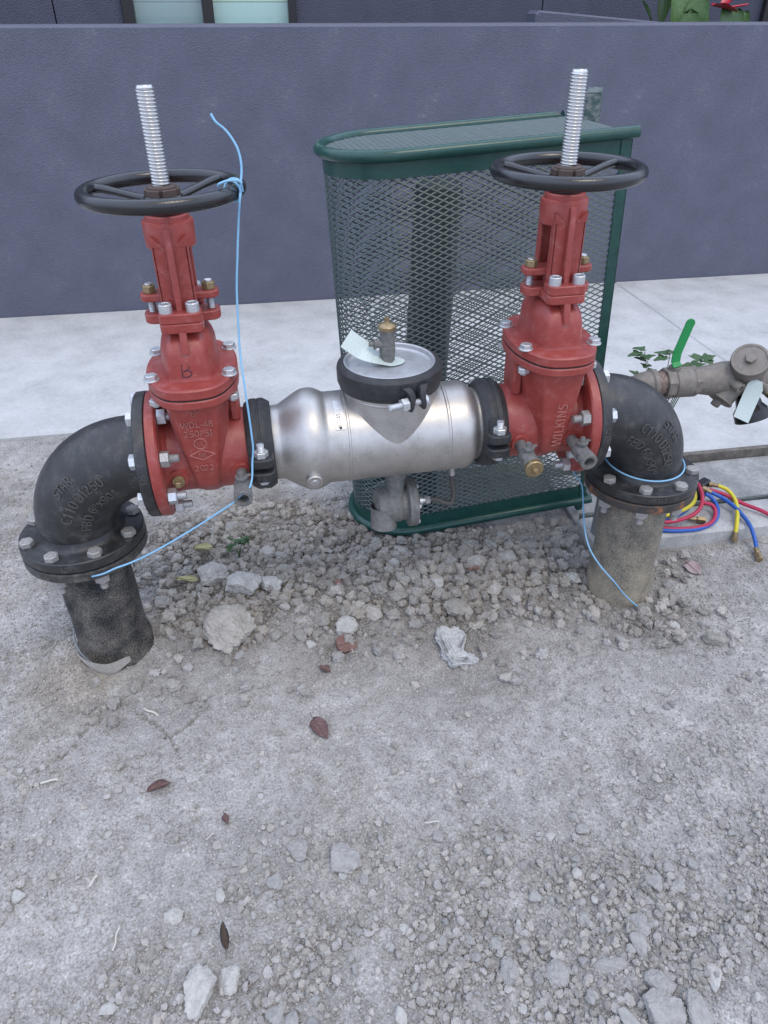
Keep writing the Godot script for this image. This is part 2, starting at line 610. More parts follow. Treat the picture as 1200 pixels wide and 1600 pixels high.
	# flange studs, nuts on the valve side
	for k in 8:
		var a := TAU * (k + 0.5) / 8
		var p := Vector3(s * (face - 0.0245), cos(a) * 0.1207, sin(a) * 0.1207)
		put("flange_nut", M.mesh_stud, M.zinc_dull if k % 3 == 1 else M.zinc, body, Transform3D(along(Vector3.ZERO, Vector3(-s, 0, 0)).basis * Basis(Vector3.UP, 0.3 * k), p))
	return body


func gasket(o: PackedVector2Array) -> G:
	var g := G.new()
	var p := PackedVector2Array()
	for q in o:
		p.append(q * 0.985)
	g.prism(at(0, 0, 0), p, 0.1823, 0.1847, 0.0)
	return g


# ball test cock standing out towards -z of its own frame: stub, body, slotted stem, open or capped end
func test_cock(parent: Node, p: Vector3, d: Vector3, capped: bool, label := "") -> void:
	var t := along(p, d)
	var g := G.new()
	g.lathe(t, [Vector2(0.0135, -0.02), Vector2(0.0135, 0.04), Vector2(0.0165, 0.042), Vector2(0.0185, 0.048), Vector2(0.0185, 0.062), Vector2(0.0165, 0.068)], 24, 0.4)
	g.prism(t, hex(0.0185), 0.06, 0.078, 0.001)
	var e := 0.1 if not capped else 0.097
	g.lathe(t, [Vector2(0.0165, 0.076), Vector2(0.0195, 0.08), Vector2(0.0195, e), Vector2(0.018, e + 0.001), Vector2(0.0125, e + 0.001), Vector2(0.0115, e - 0.002), Vector2(0.0115, 0.07), Vector2(0, 0.07)], 28, 0.4)
	# operating stem
	var u := Vector3(0, 1, 0)
	var o := p + d.normalized() * 0.057
	g.lathe(along(o, u), [Vector2(0.0095, 0.01), Vector2(0.0095, 0.022), Vector2(0.0135, 0.0225), Vector2(0.0135, 0.0265), Vector2(0.006, 0.027), Vector2(0.0055, 0.037), Vector2(0, 0.037)], 18, 0.4)
	g.box(Transform3D(Basis(Vector3.UP, 0.5), o + Vector3(0.006, 0.025, 0.0)), Vector3(0.034, 0.004, 0.009), 0.0012)
	var m := put("test_cock", g, M.bronze_grey, parent)
	if label:
		m.set_meta("label", label)
	if capped:
		g = G.new()
		g.lathe(t, [Vector2(0, 0.094), Vector2(0.0205, 0.094), Vector2(0.021, 0.096), Vector2(0.021, 0.104), Vector2(0.0195, 0.106), Vector2(0.007, 0.1065), Vector2(0.0065, 0.112), Vector2(0.0045, 0.113), Vector2(0.0042, 0.121), Vector2(0, 0.121)], 32, 0.4)
		put("test_cock_cap", g, M.brass, parent)


# ---------------------------------------------------------------- flanged ninety-degree elbow on its riser
func elbow(root: Node3D, s: float, label: String) -> MeshInstance3D:
	var xe := s * 0.698
	var rb := 0.158
	var r := 0.0905
	var cx := xe - s * rb
	var cy := AXIS - rb
	var g := G.new()
	var pts := [Vector3(xe, AXIS - 0.2, 0)]
	var rad := [r]
	for i in 25:
		var a := PI / 2 * i / 24
		pts.append(Vector3(cx + s * cos(a) * rb, cy + sin(a) * rb, 0))
		rad.append(r + 0.003 * sin(a * 2.0))
	pts.append(Vector3(xe - s * 0.2, AXIS, 0))
	rad.append(r)
	g.tube(pts, rad, 56, false)
	# fillets into the flanges
	for q in [along(Vector3(xe, AXIS - 0.203, 0), Vector3.UP), along(Vector3(xe - s * 0.203, AXIS, 0), Vector3(s, 0, 0))]:
		g.lathe(q, [Vector2(0.02, 0.0005), Vector2(0.137, 0.0005), Vector2(0.1395, 0.003), Vector2(0.14, 0.006), Vector2(0.139, 0.0235), Vector2(0.1365, 0.0255), Vector2(0.105, 0.0262), Vector2(0.0985, 0.0285), Vector2(0.0935, 0.034), Vector2(0.0905, 0.044)], 72, 0.5)
	var o := put("elbow", g, M.ductile, root)
	o.set_meta("label", label)
	# cast lettering following the bend
	var lines := [["STAR", 0.018, 0.52, 44.0], ["C110 DI250", 0.02, 0.1, 44.0], ["FBD 6\"x90°", 0.019, -0.34, 43.0]]
	if s > 0:
		lines = [["STAR", 0.02, 0.58, 38.0], ["C110 DI250", 0.021, 0.16, 38.0], ["FBD 6\"x90°", 0.021, -0.28, 38.0]]
	for l in lines:
		var a0: float = l[2]
		var f0 := deg_to_rad(l[3])
		var fn := func(tx: float, ty: float, td: float) -> Vector3:
			var al := a0 + ty / r
			var ph := f0 - s * tx / (rb + r * sin(a0))
			var rr := r + 0.0032 * sin(ph * 2.0) + td - 0.0004
			return Vector3(cx + s * cos(ph) * (rb + rr * sin(al)), cy + sin(ph) * (rb + rr * sin(al)), rr * cos(al))
		lettering(l[0], l[1], 0.003, fn, M.ductile_letter, o)
	var rim := func(tx: float, ty: float, td: float) -> Vector3:
		var ph := -0.1 + tx / 0.14
		return Vector3(xe + sin(ph) * (0.1392 + td), AXIS - 0.19 + ty, cos(ph) * (0.1392 + td))
	lettering("125", 0.011, 0.002, rim, M.ductile_letter, o)
	var rim2 := func(tx: float, ty: float, td: float) -> Vector3:
		var ph := 0.12 + tx / 0.14
		return Vector3(xe - s * 0.19 - ty, AXIS + sin(ph) * (0.1392 + td), cos(ph) * (0.1392 + td))
	lettering("125", 0.011, 0.002, rim2, M.ductile_letter, o)
	var neck := func(tx: float, ty: float, td: float) -> Vector3:
		var ph := -0.15 + tx / r
		return Vector3(xe - s * 0.161 - ty * 1.0, AXIS + sin(ph) * (r + td - 0.0003), cos(ph) * (r + td - 0.0003))
	lettering("INDIA" if s < 0 else "SPFR", 0.013, 0.0022, neck, M.ductile_letter, o)
	if s > 0:
		var low := func(tx: float, ty: float, td: float) -> Vector3:
			var ph := 0.05 + tx / r
			return Vector3(xe + sin(ph) * (r + td - 0.0003), AXIS - 0.167 + ty, cos(ph) * (r + td - 0.0003))
		lettering("INDIA  4H", 0.01, 0.0022, low, M.ductile_letter, o)
	# bolt heads
	for k in 8:
		var a := TAU * (k + 0.5) / 8
		put("flange_bolt", M.mesh_bolt, M.zinc_dirty, o, Transform3D(Basis(Vector3.UP, 0.4 * k), Vector3(xe + cos(a) * 0.1207, AXIS - 0.203 + 0.0262, sin(a) * 0.1207)))
		put("flange_bolt", M.mesh_bolt, M.zinc, o, Transform3D(along(Vector3.ZERO, Vector3(s, 0, 0)).basis * Basis(Vector3.UP, 0.5 * k), Vector3(xe - s * (0.203 - 0.0262), AXIS + cos(a) * 0.1207, sin(a) * 0.1207)))
	return o


func riser(root: Node3D, s: float, label: String, material: Material, cuff: bool) -> MeshInstance3D:
	var xe := s * 0.698
	var g := G.new()
	var r := 0.085
	var prof := []
	for q in [[r, AXIS - 0.23], [r, 0.3], [r, 0.25], [r + 0.001, 0.2], [r, 0.15], [r + 0.001, 0.1]]:
		prof.append(q)
	if cuff:
		prof.append_array([[r + 0.001, 0.062], [r + 0.006, 0.056], [r + 0.009, 0.04], [r + 0.01, 0.0], [r + 0.01, -0.1]])
	else:
		prof.append_array([[r + 0.002, 0.05], [r + 0.004, 0.01], [r + 0.004, -0.1]])
	var rings := []
	var nz := FastNoiseLite.new()
	nz.seed = 5
	nz.frequency = 14.0
	for i in range(prof.size() - 1, -1, -1):
		var ring := PackedVector3Array()
		for k in 48:
			var a := TAU * k / 48
			var w := nz.get_noise_3d(cos(a), prof[i][1] * 6.0, sin(a)) * (0.0018 if i < 6 else 0.006)
			ring.append(Vector3(cos(a) * (prof[i][0] + w), prof[i][1], sin(a) * (prof[i][0] + w)))
		rings.append(ring)
	g.loft(rings, false, false)
	# companion flange
	for i in g.v.size():
		var p := g.v[i]
		g.uv.append(Vector2(fposmod(atan2(p.x, p.z) / TAU + 0.5, 1.0), 1.0 - (p.y + 0.1) / 0.5))
	var o := put("riser_pipe", g, material, root, at(xe, 0, 0))
	o.set_meta("label", label)
	g = G.new()
	g.lathe(at(0, AXIS - 0.231, 0), [Vector2(0.08, -0.012), Vector2(0.098, -0.012), Vector2(0.103, 0.0), Vector2(0.136, 0), Vector2(0.14, 0.004), Vector2(0.14, 0.022), Vector2(0.138, 0.0245), Vector2(0.08, 0.0245)], 72, 0.5)
	put("companion_flange", g, M.rustflange if s > 0 else M.ductile_dirty, o)
	g = G.new()
	g.lathe(at(0, AXIS - 0.2066, 0), [Vector2(0.09, 0), Vector2(0.1345, 0), Vector2(0.1345, 0.0038), Vector2(0.09, 0.0038)], 56)
	put("flange_gasket", g, M.rubber, o)
	for k in 8:
		var a := TAU * (k + 0.5) / 8
		put("flange_nut", M.mesh_stud, M.zinc_dirty, o, Transform3D(Basis(Vector3.RIGHT, PI).rotated(Vector3.UP, 0.7 * k), Vector3(cos(a) * 0.1207, AXIS - 0.2312, sin(a) * 0.1207)))
	return o


# ---------------------------------------------------------------- grooved coupling
func coupling(root: Node3D, x: float, label: String) -> void:
	var ax := Transform3D(Basis(Vector3(0, -1, 0), Vector3(1, 0, 0), Vector3(0, 0, 1)), Vector3(x, AXIS, 0))
	var g := G.new()
	g.lathe(ax, [Vector2(0.083, -0.029), Vector2(0.0925, -0.029), Vector2(0.0955, -0.026), Vector2(0.103, -0.0135), Vector2(0.103, -0.003), Vector2(0.1015, -0.002), Vector2(0.1015, 0.002), Vector2(0.103, 0.003), Vector2(0.103, 0.0135), Vector2(0.0955, 0.026), Vector2(0.0925, 0.029), Vector2(0.083, 0.029)], 64, 0.2)
	for e in [-1.0, 1.0]:
		for h in [-1.0, 1.0]:      # bolt pads of the two halves, front and back
			g.prism(Transform3D(Basis(Vector3.UP, 0), Vector3(x, AXIS + h * 0.017, e * 0.1)), rrect(0.0265, 0.028, 0.016, 5), -0.011, 0.011, 0.003)
			g.box(Transform3D(Basis(Vector3.RIGHT, -e * h * 0.45), Vector3(x, AXIS + h * 0.036, e * 0.094)), Vector3(0.04, 0.04, 0.018), 0.005)
	var o := put("coupling", g, M.castblack, root)
	o.set_meta("label", label)
	for e in [-1.0, 1.0]:
		put("coupling_nut", M.mesh_coupnut, M.zinc, o, at(x, AXIS + 0.0285, e * 0.11))
		put("coupling_bolt", M.mesh_coupbolt, M.zinc, o, Transform3D(Basis(Vector3.RIGHT, PI), Vector3(x, AXIS - 0.0285, e * 0.11)))


# ---------------------------------------------------------------- stainless check valve body with its lid, clamp and relief valve
func check_body(root: Node3D) -> void:
	var ax := Transform3D(Basis(Vector3(0, -1, 0), Vector3(1, 0, 0), Vector3(0, 0, 1)), Vector3(0, AXIS, 0))
	var g := G.new()
	var prof := [Vector2(0.078, -0.262), Vector2(0.0838, -0.262), Vector2(0.0842, -0.26), Vector2(0.0842, -0.222), Vector2(0.086, -0.216), Vector2(0.092, -0.206), Vector2(0.103, -0.188), Vector2(0.1115, -0.173), Vector2(0.1155, -0.163), Vector2(0.117, -0.152), Vector2(0.1165, -0.142), Vector2(0.1135, -0.132), Vector2(0.1085, -0.122), Vector2(0.1055, -0.117), Vector2(0.1045, -0.112), Vector2(0.1045, -0.0735), Vector2(0.1058, -0.072), Vector2(0.1058, -0.0685), Vector2(0.1045, -0.067), Vector2(0.104, 0.0), Vector2(0.1035, 0.151), Vector2(0.105, 0.153), Vector2(0.105, 0.157), Vector2(0.1035, 0.159), Vector2(0.1035, 0.196), Vector2(0.1025, 0.204), Vector2(0.0985, 0.213), Vector2(0.0925, 0.22), Vector2(0.0875, 0.2245), Vector2(0.0848, 0.228), Vector2(0.0842, 0.233), Vector2(0.0842, 0.262), Vector2(0.078, 0.262)]
	g.lathe(ax, prof, 96, 0.55)
	# upright branch to the lid
	g.lathe(at(0.035, AXIS, 0), [Vector2(0.1015, -0.02), Vector2(0.1015, 0.108), Vector2(0.1025, 0.1095), Vector2(0.1025, 0.1125), Vector2(0.1015, 0.114), Vector2(0.1015, 0.119), Vector2(0.104, 0.122), Vector2(0.104, 0.126), Vector2(0.101, 0.128), Vector2(0.101, 0.15)], 96, 0.5)
	# small bosses
	g.lathe(along(Vector3(-0.155, AXIS - 0.035, 0.085), Vector3(0.0, -0.24, 1)), [Vector2(0.0185, 0), Vector2(0.0185, 0.036), Vector2(0.017, 0.038), Vector2(0.012, 0.0385), Vector2(0.0115, 0.036), Vector2(0, 0.036)], 28)
	var o := put("check_valve_body", g, M.stainless, root)
	o.set_meta("label", "brushed stainless check valve body with a bulged left end")
	g = G.new()
	g.prism(along(Vector3(-0.155, AXIS - 0.035, 0.085), Vector3(0.0, -0.24, 1)), hex(0.0085), 0.034, 0.0395, 0.001)
	g.lathe(along(Vector3(-0.155, AXIS - 0.035, 0.085), Vector3(0.0, -0.24, 1)), [Vector2(0.0112, 0.033), Vector2(0.0112, 0.0375), Vector2(0.0, 0.0375)], 24)
	put("plug", g, M.steel_plain, o)
	# name strip bent round the body
	g = G.new()
	for k in 10:
		var a0 := 0.62 + 0.07 * k
		var a1 := a0 + 0.07
		var rr := 0.1066
		for side in [1.0]:
			var p0 := Vector3(-0.098, AXIS + sin(a0) * rr, cos(a0) * rr)
			var p1 := Vector3(-0.098, AXIS + sin(a1) * rr, cos(a1) * rr)
			var w := Vector3(0.02, 0, 0)
			g.quad(p0, p1, p1 + w, p0 + w, Vector3(0, sin(a0), cos(a0)), Vector3(0, sin(a1), cos(a1)), Vector3(0, sin(a1), cos(a1)), Vector3(0, sin(a0), cos(a0)))
			var i0 := Vector3(-0.098, AXIS + sin(a0) * 0.1046, cos(a0) * 0.1046)
			var i1 := Vector3(-0.098, AXIS + sin(a1) * 0.1046, cos(a1) * 0.1046)
			g.flat(p0, p1, i1, i0, Vector3(-1, 0, 0))
			g.flat(p0 + w, p1 + w, i1 + w, i0 + w, Vector3(1, 0, 0))
	put("name_strip", g, M.steel_plain, o)
	g = G.new()
	g.lathe(along(Vector3(-0.088, AXIS + sin(0.66) * 0.1066, cos(0.66) * 0.1066), Vector3(0, sin(0.66), cos(0.66))), [Vector2(0.0032, -0.001), Vector2(0.0032, 0.001), Vector2(0, 0.002)], 12)
	put("rivet", g, M.rustnut, o)
	var ns := func(tx: float, ty: float, td: float) -> Vector3:
		var ph := 0.82 + tx / 0.107
		return Vector3(-0.09 - ty, AXIS + sin(ph) * (0.1067 + td), cos(ph) * (0.1067 + td))
	lettering("57241", 0.0085, 0.0004, ns, M.ink, o, "stamped_number")
	# lid
	g = G.new()
	g.lathe(at(0.035, AXIS + 0.16, 0), [Vector2(0.104, -0.005), Vector2(0.104, 0.016), Vector2(0.099, 0.018), Vector2(0.096, 0.016), Vector2(0.0945, 0.008), Vector2(0.09, 0.005), Vector2(0.06, 0.0095), Vector2(0.03, 0.0125), Vector2(0.0, 0.0135)], 72, 0.5)
	var lid := put("lid", g, M.lid, root)
	lid.set_meta("label", "dusty domed steel lid with a rolled rim")
	# clamp round the lid
	g = G.new()
	g.lathe(at(0.035, AXIS + 0.149, 0), [Vector2(0.1, -0.024), Vector2(0.1085, -0.026), Vector2(0.1125, -0.024), Vector2(0.1125, -0.018), Vector2(0.115, -0.016), Vector2(0.1165, -0.012), Vector2(0.117, 0.014), Vector2(0.1155, 0.02), Vector2(0.108, 0.0265), Vector2(0.1025, 0.0285), Vector2(0.0985, 0.028), Vector2(0.0975, 0.0245), Vector2(0.0975, 0.015)], 84, 0.5)
	var ca := deg_to_rad(74.0)
	var bx := Basis(Vector3.UP, -ca + PI / 2)
	var ct := Transform3D(bx, Vector3(0.035, AXIS + 0.146, 0) + bx * Vector3(0, 0, 0.116))
	for w in [-1.0, 1.0]:      # two ears
		var ear := []
		for q in [[0.022, 0.018, -0.006, 0.012], [0.017, 0.014, 0.003, 0.011], [0.012, 0.003, 0.008, 0.009], [0.0125, -0.01, 0.012, 0.0075], [0.0145, -0.024, 0.012, 0.0065], [0.0155, -0.032, 0.009, 0.005]]:
			var ring := PackedVector3Array()
			for p in rrect(q[3] * 0.75, 0.012, 0.003, 3):
				ring.append(ct * (Vector3(w * q[0], q[1], q[2]) + Vector3(p.x, 0, p.y)))
			ear.append(ring)
		g.loft(ear)
	var cl := put("lid_clamp", g, M.castblack, root)
	cl.set_meta("label", "black clamp ring round the lid, closed by one bolt")
	var h := Vector3(0, -0.016, 0.012)
	var bt := ct * Transform3D(Basis(Vector3(0, 1, 0), Vector3(-1, 0, 0), Vector3(0, 0, 1)), h)
	g = G.new()
	thread(g, -0.02, 0.062, 0.0072, 0.0009, 0.0026, 16)
	g.lathe(at(0, -0.018, 0), [Vector2(0, -0.012), Vector2(0.008, -0.011), Vector2(0.0125, -0.006), Vector2(0.013, 0.0), Vector2(0, 0.0)], 22)
	g.prism(at(0, 0, 0), hex(0.0145), 0.02, 0.036, 0.0012)
	put("clamp_bolt", g, M.zinc, cl, bt)
	# vertical test cock on the lid
	g = G.new()
	var lt := at(0.031, AXIS + 0.173, 0)
	g.prism(lt, hex(0.0165), 0, 0.02, 0.001)
	g.lathe(lt, [Vector2(0.0155, 0.018), Vector2(0.0175, 0.021), Vector2(0.0175, 0.036), Vector2(0.0165, 0.038), Vector2(0.0165, 0.066), Vector2(0.0175, 0.068), Vector2(0.0175, 0.074), Vector2(0, 0.074)], 28, 0.4)
	g.lathe(along(lt.origin + Vector3(-0.01, 0.043, 0.003), Vector3(-1, 0.05, 0.1)), [Vector2(0.0085, 0), Vector2(0.0085, 0.015), Vector2(0.011, 0.016), Vector2(0.011, 0.02), Vector2(0.0045, 0.0205), Vector2(0.0045, 0.031), Vector2(0, 0.031)], 18, 0.4)
	var tc := put("test_cock", g, M.bronze_grey, root)
	tc.set_meta("label", "upright bronze test cock with a brass cap in the middle of the lid")
	g = G.new()
	g.lathe(lt, [Vector2(0.0165, 0.073), Vector2(0.0195, 0.074), Vector2(0.02, 0.076), Vector2(0.02, 0.0815), Vector2(0.0185, 0.0835), Vector2(0.011, 0.0875), Vector2(0.0065, 0.0885), Vector2(0.0055, 0.0905), Vector2(0.0055, 0.1), Vector2(0, 0.1005)], 32, 0.4)
	put("test_cock_cap", g, M.brass, tc)
	# relief valve under the body
	g = G.new()
	var c := Vector3(0.045, AXIS - 0.205, 0)
	g.lathe(at(0.048, AXIS - 0.185, 0), [Vector2(0.034, -0.01), Vector2(0.026, 0.02), Vector2(0.021, 0.03), Vector2(0.021, 0.06), Vector2(0.026, 0.062), Vector2(0.026, 0.09)], 36)
	var rx := Transform3D(Basis(Vector3(0, -1, 0), Vector3(1, 0, 0), Vector3(0, 0, 1)), c)
	g.lathe(rx, [Vector2(0, -0.052), Vector2(0.03, -0.05), Vector2(0.041, -0.043), Vector2(0.0455, -0.03), Vector2(0.046, 0.01), Vector2(0.043, 0.016), Vector2(0.0435, 0.026), Vector2(0.052, 0.029), Vector2(0.06, 0.03), Vector2(0.0605, 0.032), Vector2(0.0605, 0.038), Vector2(0.0595, 0.04), Vector2(0.0605, 0.042), Vector2(0.0605, 0.05), Vector2(0.059, 0.052), Vector2(0.042, 0.0535), Vector2(0.036, 0.058), Vector2(0.0, 0.06)], 52, 0.45)
	g.lathe(along(c + Vector3(-0.03, 0.005, 0.012), Vector3(-0.05, -1, 0.15)), [Vector2(0.032, 0), Vector2(0.032, 0.045), Vector2(0.033, 0.047), Vector2(0.033, 0.056), Vector2(0.029, 0.058), Vector2(0.027, 0.056), Vector2(0.027, 0.03)], 32, 0.5)
	var rv := put("relief_valve", g, M.bronze_grey, root)
	rv.set_meta("label", "grey bronze relief valve hanging under the steel body")
	for k in 6:
		var a := TAU * (k + 0.2) / 6
		put("cover_bolt", M.mesh_small, M.zinc, rv, Transform3D(along(Vector3.ZERO, Vector3(1, 0, 0)).basis, c + Vector3(0.052, cos(a) * 0.052, sin(a) * 0.052)))
	g = G.new()
	g.lathe(rx, [Vector2(0.012, 0.056), Vector2(0.012, 0.07), Vector2(0.0075, 0.0705), Vector2(0.0075, 0.078)], 18, 0.4)
	g.prism(rx, hex(0.0105), 0.077, 0.09, 0.001)
	g.lathe(at(0.188, AXIS - 0.13, 0), [Vector2(0.007, 0.0), Vector2(0.007, 0.03), Vector2(0.0085, 0.03), Vector2(0.0085, 0.05)], 18)
	g.prism(at(0.188, AXIS - 0.13, 0), hex(0.0105), 0.012, 0.024, 0.001)
	g.prism(at(0.188, AXIS - 0.13, 0), hex(0.0095), -0.008, 0.006, 0.001)
	put("hose_fitting", g, M.steel_plain, rv)
	g = G.new()
	g.tube(curve([c + Vector3(0.086, 0, 0), c + Vector3(0.105, 0.001, 0.003), c + Vector3(0.125, -0.008, 0.008), c + Vector3(0.142, -0.012, 0.008), Vector3(0.191, AXIS - 0.212, 0.006), Vector3(0.195, AXIS - 0.19, 0.003), Vector3(0.19, AXIS - 0.16, 0.0), Vector3(0.188, AXIS - 0.135, 0)]), 0.0062, 12)
	put("sensing_hose", g, M.darkhose, rv)


# ---------------------------------------------------------------- soil
func bump(x: float, z: float, cx: float, cz: float, sx: float, sz: float) -> float:
	var a := (x - cx) / sx
	var b := (z - cz) / sz
	return exp(-(a * a + b * b))


func seg_dist(p: Vector2, line: Array) -> float:
	var d := 9.0
	for i in line.size() - 1:
		d = minf(d, p.distance_to(Geometry2D.get_closest_point_to_segment(p, line[i], line[i + 1])))
	return d


const CRACKS := [[Vector2(-0.627, 0.228), Vector2(-0.586, 0.274), Vector2(-0.546, 0.318), Vector2(-0.518, 0.305), Vector2(-0.497, 0.286), Vector2(-0.466, 0.226)], [Vector2(-0.546, 0.318), Vector2(-0.53, 0.36)], [Vector2(-0.874, 0.385), Vector2(-0.825, 0.366), Vector2(-0.783, 0.335), Vector2(-0.766, 0.316), Vector2(-0.74, 0.256), Vector2(-0.703, 0.205), Vector2(-0.655, 0.173)]]


# how loose the soil is: 1 in the rubble, 0 on the trodden crust
func loose(x: float, z: float) -> float:
	var d := bump(x, z, 0.02, -0.16, 0.5, 0.2) + bump(x, z, 0.4, -0.1, 0.3, 0.16) + 0.8 * bump(x, z, -0.42, -0.2, 0.2, 0.2)
	d += 0.75 * bump(x, z, 0.22, 0.92, 0.34, 0.2) + 0.5 * bump(x, z, -0.2, 0.86, 0.24, 0.24) + 0.45 * bump(x, z, 0.62, 0.85, 0.25, 0.25)
	d += 0.5 * bump(x, z, 0.75, 0.12, 0.2, 0.1) + 0.35 * bump(x, z, -0.55, 0.85, 0.2, 0.12) + 0.35 * bump(x, z, 0.22, 0.22, 0.09, 0.12)
	d += 1.0 * bump(x, z, -0.2, -0.42, 0.36, 0.22) + 0.45 * bump(x, z, -0.9, -0.8, 0.7, 0.35) + 0.3 * bump(x, z, -0.85, 0.1, 0.2, 0.3) + 0.25 * bump(x, z, 0.95, -0.05, 0.3, 0.06)
	d += 0.75 * hd.get_noise_2d(x * 1.0, z * 1.0) * (0.3 + d)
	return clampf(d, 0.0, 1.0)


func crack_near(x: float, z: float) -> float:
	var p := Vector2(x + 0.013 * hf.get_noise_2d(x * 4.1 + 40.0, z * 4.1), z + 0.013 * hf.get_noise_2d(x * 3.0, z * 3.0 + 9.0))
	return minf(seg_dist(p, CRACKS[0]), minf(seg_dist(p, CRACKS[1]), seg_dist(p, CRACKS[2])))


func ground_y(x: float, z: float) -> float:
	var y := 0.012 * hn.get_noise_2d(x, z) - 0.002
	y += 0.01 * bump(x, z, 0.15, -0.3, 0.55, 0.24) + 0.022 * bump(x, z, 0.1, -0.13, 0.42, 0.09) + 0.008 * bump(x, z, -0.4, -0.3, 0.25, 0.2)
	y += 0.012 * bump(x, z, 0.482, 0.965, 0.03, 0.025)
	y += 0.016 * bump(x, z, -0.698, 0.02, 0.2, 0.16)
	return y


func build_ground() -> void:
	var xs := PackedFloat32Array()
	var zs := PackedFloat32Array()
	var q := -1.75
	while q < 2.05:
		xs.append(q)
		q += 0.0038 if q > -0.9 and q < -0.44 else (0.0062 if q > -1.1 and q < 1.25 else 0.012)
	q = -1.45
	while q < 1.3:
		zs.append(q)
		q += 0.0038 if q > 0.16 and q < 0.4 else (0.0062 if q > -0.5 else 0.0085)
	var far := [0.05, 0.15, 0.4, 1.0, 2.5, 6.0, 15.0, 40.0, 90.0]
	var xa := PackedFloat32Array()
	var za := PackedFloat32Array()
	for i in far.size():
		xa.append(xs[0] - far[far.size() - 1 - i])
		za.append(zs[0] - far[far.size() - 1 - i])
	xa.append_array(xs)
	za.append_array(zs)
	for i in far.size():
		xa.append(xs[-1] + far[i])
		za.append(zs[-1] + far[i])
	var nx := xa.size()
	var nz := za.size()
	var v := PackedVector3Array()
	v.resize(nx * nz)
	var c := PackedColorArray()
	c.resize(nx * nz)
	for j in nz:
		var z := za[j]
		for i in nx:
			var x := xa[i]
			var y := 0.0
			var col := 1.0
			var warm := 0.0
			if absf(x) < 3.0 and absf(z) < 3.0:
				y = ground_y(x, z)
				var l := loose(x, z)
				var fine := hf.get_noise_2d(x, z)
				var fine2 := hf.get_noise_2d(x * 3.1 + 40.0, z * 3.1)
				y += 0.0045 * fine * (0.5 + 2.0 * l) + 0.0024 * fine2 * (0.5 + 1.6 * l) + 0.0012 * hf.get_noise_2d(x * 8.0, z * 8.0 + 9.0)
				if z > 0.1 and z < 0.45 and x < -0.4:
					var d := crack_near(x, z)
					y -= 0.014 * (1.0 - smoothstep(0.0006, 0.0042, d))
				var rub := 1.0 - smoothstep(0.2, 0.5, z)
				col = 0.97 - (0.27 + 0.2 * rub) * l + 0.22 * hn.get_noise_2d(x * 2.3 + 7.0, z * 2.3) + 0.07 * fine + 0.06 * fine2
				warm = clampf(bump(x, z, -0.78, 0.1, 0.1, 0.08) * 1.2 + bump(x, z, -0.42, 1.0, 0.07, 0.05) * 1.6 + 0.55 * l * rub + 0.5 * hn.get_noise_2d(x * 1.4 - 30.0, z * 1.4), 0.0, 1.0)
			else:
				y = -0.01
			v[j * nx + i] = Vector3(x, y, z)
			c[j * nx + i] = Color(col, col * (1.0 - 0.06 * warm), col * (1.0 - 0.15 * warm))
	var nrm := PackedVector3Array()
	nrm.resize(nx * nz)
	for j in nz:
		for i in nx:
			var a := v[j * nx + mini(i + 1, nx - 1)] - v[j * nx + maxi(i - 1, 0)]
			var b := v[mini(j + 1, nz - 1) * nx + i] - v[maxi(j - 1, 0) * nx + i]
			nrm[j * nx + i] = b.cross(a).normalized()
	var ix := PackedInt32Array()
	ix.resize((nx - 1) * (nz - 1) * 6)
	var k := 0
	for j in nz - 1:
		for i in nx - 1:
			var a := j * nx + i
			ix[k] = a; ix[k + 1] = a + 1; ix[k + 2] = a + nx
			ix[k + 3] = a + 1; ix[k + 4] = a + nx + 1; ix[k + 5] = a + nx
			k += 6
	var arr := []
	arr.resize(Mesh.ARRAY_MAX)
	arr[Mesh.ARRAY_VERTEX] = v
	arr[Mesh.ARRAY_NORMAL] = nrm
	arr[Mesh.ARRAY_COLOR] = c
	arr[Mesh.ARRAY_INDEX] = ix
	var m := ArrayMesh.new()
	m.add_surface_from_arrays(Mesh.PRIMITIVE_TRIANGLES, arr)
	struct("ground", m, M.soil)


# ---------------------------------------------------------------- stones
func ico(sub: int) -> Array:
	if icos.has(sub):
		return icos[sub]
	var p := (1.0 + sqrt(5.0)) / 2.0
	var v := PackedVector3Array()
	for q in [[-1, p, 0], [1, p, 0], [-1, -p, 0], [1, -p, 0], [0, -1, p], [0, 1, p], [0, -1, -p], [0, 1, -p], [p, 0, -1], [p, 0, 1], [-p, 0, -1], [-p, 0, 1]]:
		v.append(Vector3(q[0], q[1], q[2]).normalized())
	var f := PackedInt32Array([0, 11, 5, 0, 5, 1, 0, 1, 7, 0, 7, 10, 0, 10, 11, 1, 5, 9, 5, 11, 4, 11, 10, 2, 10, 7, 6, 7, 1, 8, 3, 9, 4, 3, 4, 2, 3, 2, 6, 3, 6, 8, 3, 8, 9, 4, 9, 5, 2, 4, 11, 6, 2, 10, 8, 6, 7, 9, 8, 1])
	for s in sub:
		var mid := {}
		var g := PackedInt32Array()
		for k in range(0, f.size(), 3):
			var t := [f[k], f[k + 1], f[k + 2]]
			var e := []
			for j in 3:
				var a: int = mini(t[j], t[(j + 1) % 3])
				var b: int = maxi(t[j], t[(j + 1) % 3])
				var key := a * 100000 + b
				if not mid.has(key):
					mid[key] = v.size()
					v.append((v[a] + v[b]).normalized())
				e.append(mid[key])
			g.append_array([t[0], e[0], e[2], t[1], e[1], e[0], t[2], e[2], e[1], e[0], e[1], e[2]])
		f = g
	icos[sub] = [v, f]
	return icos[sub]


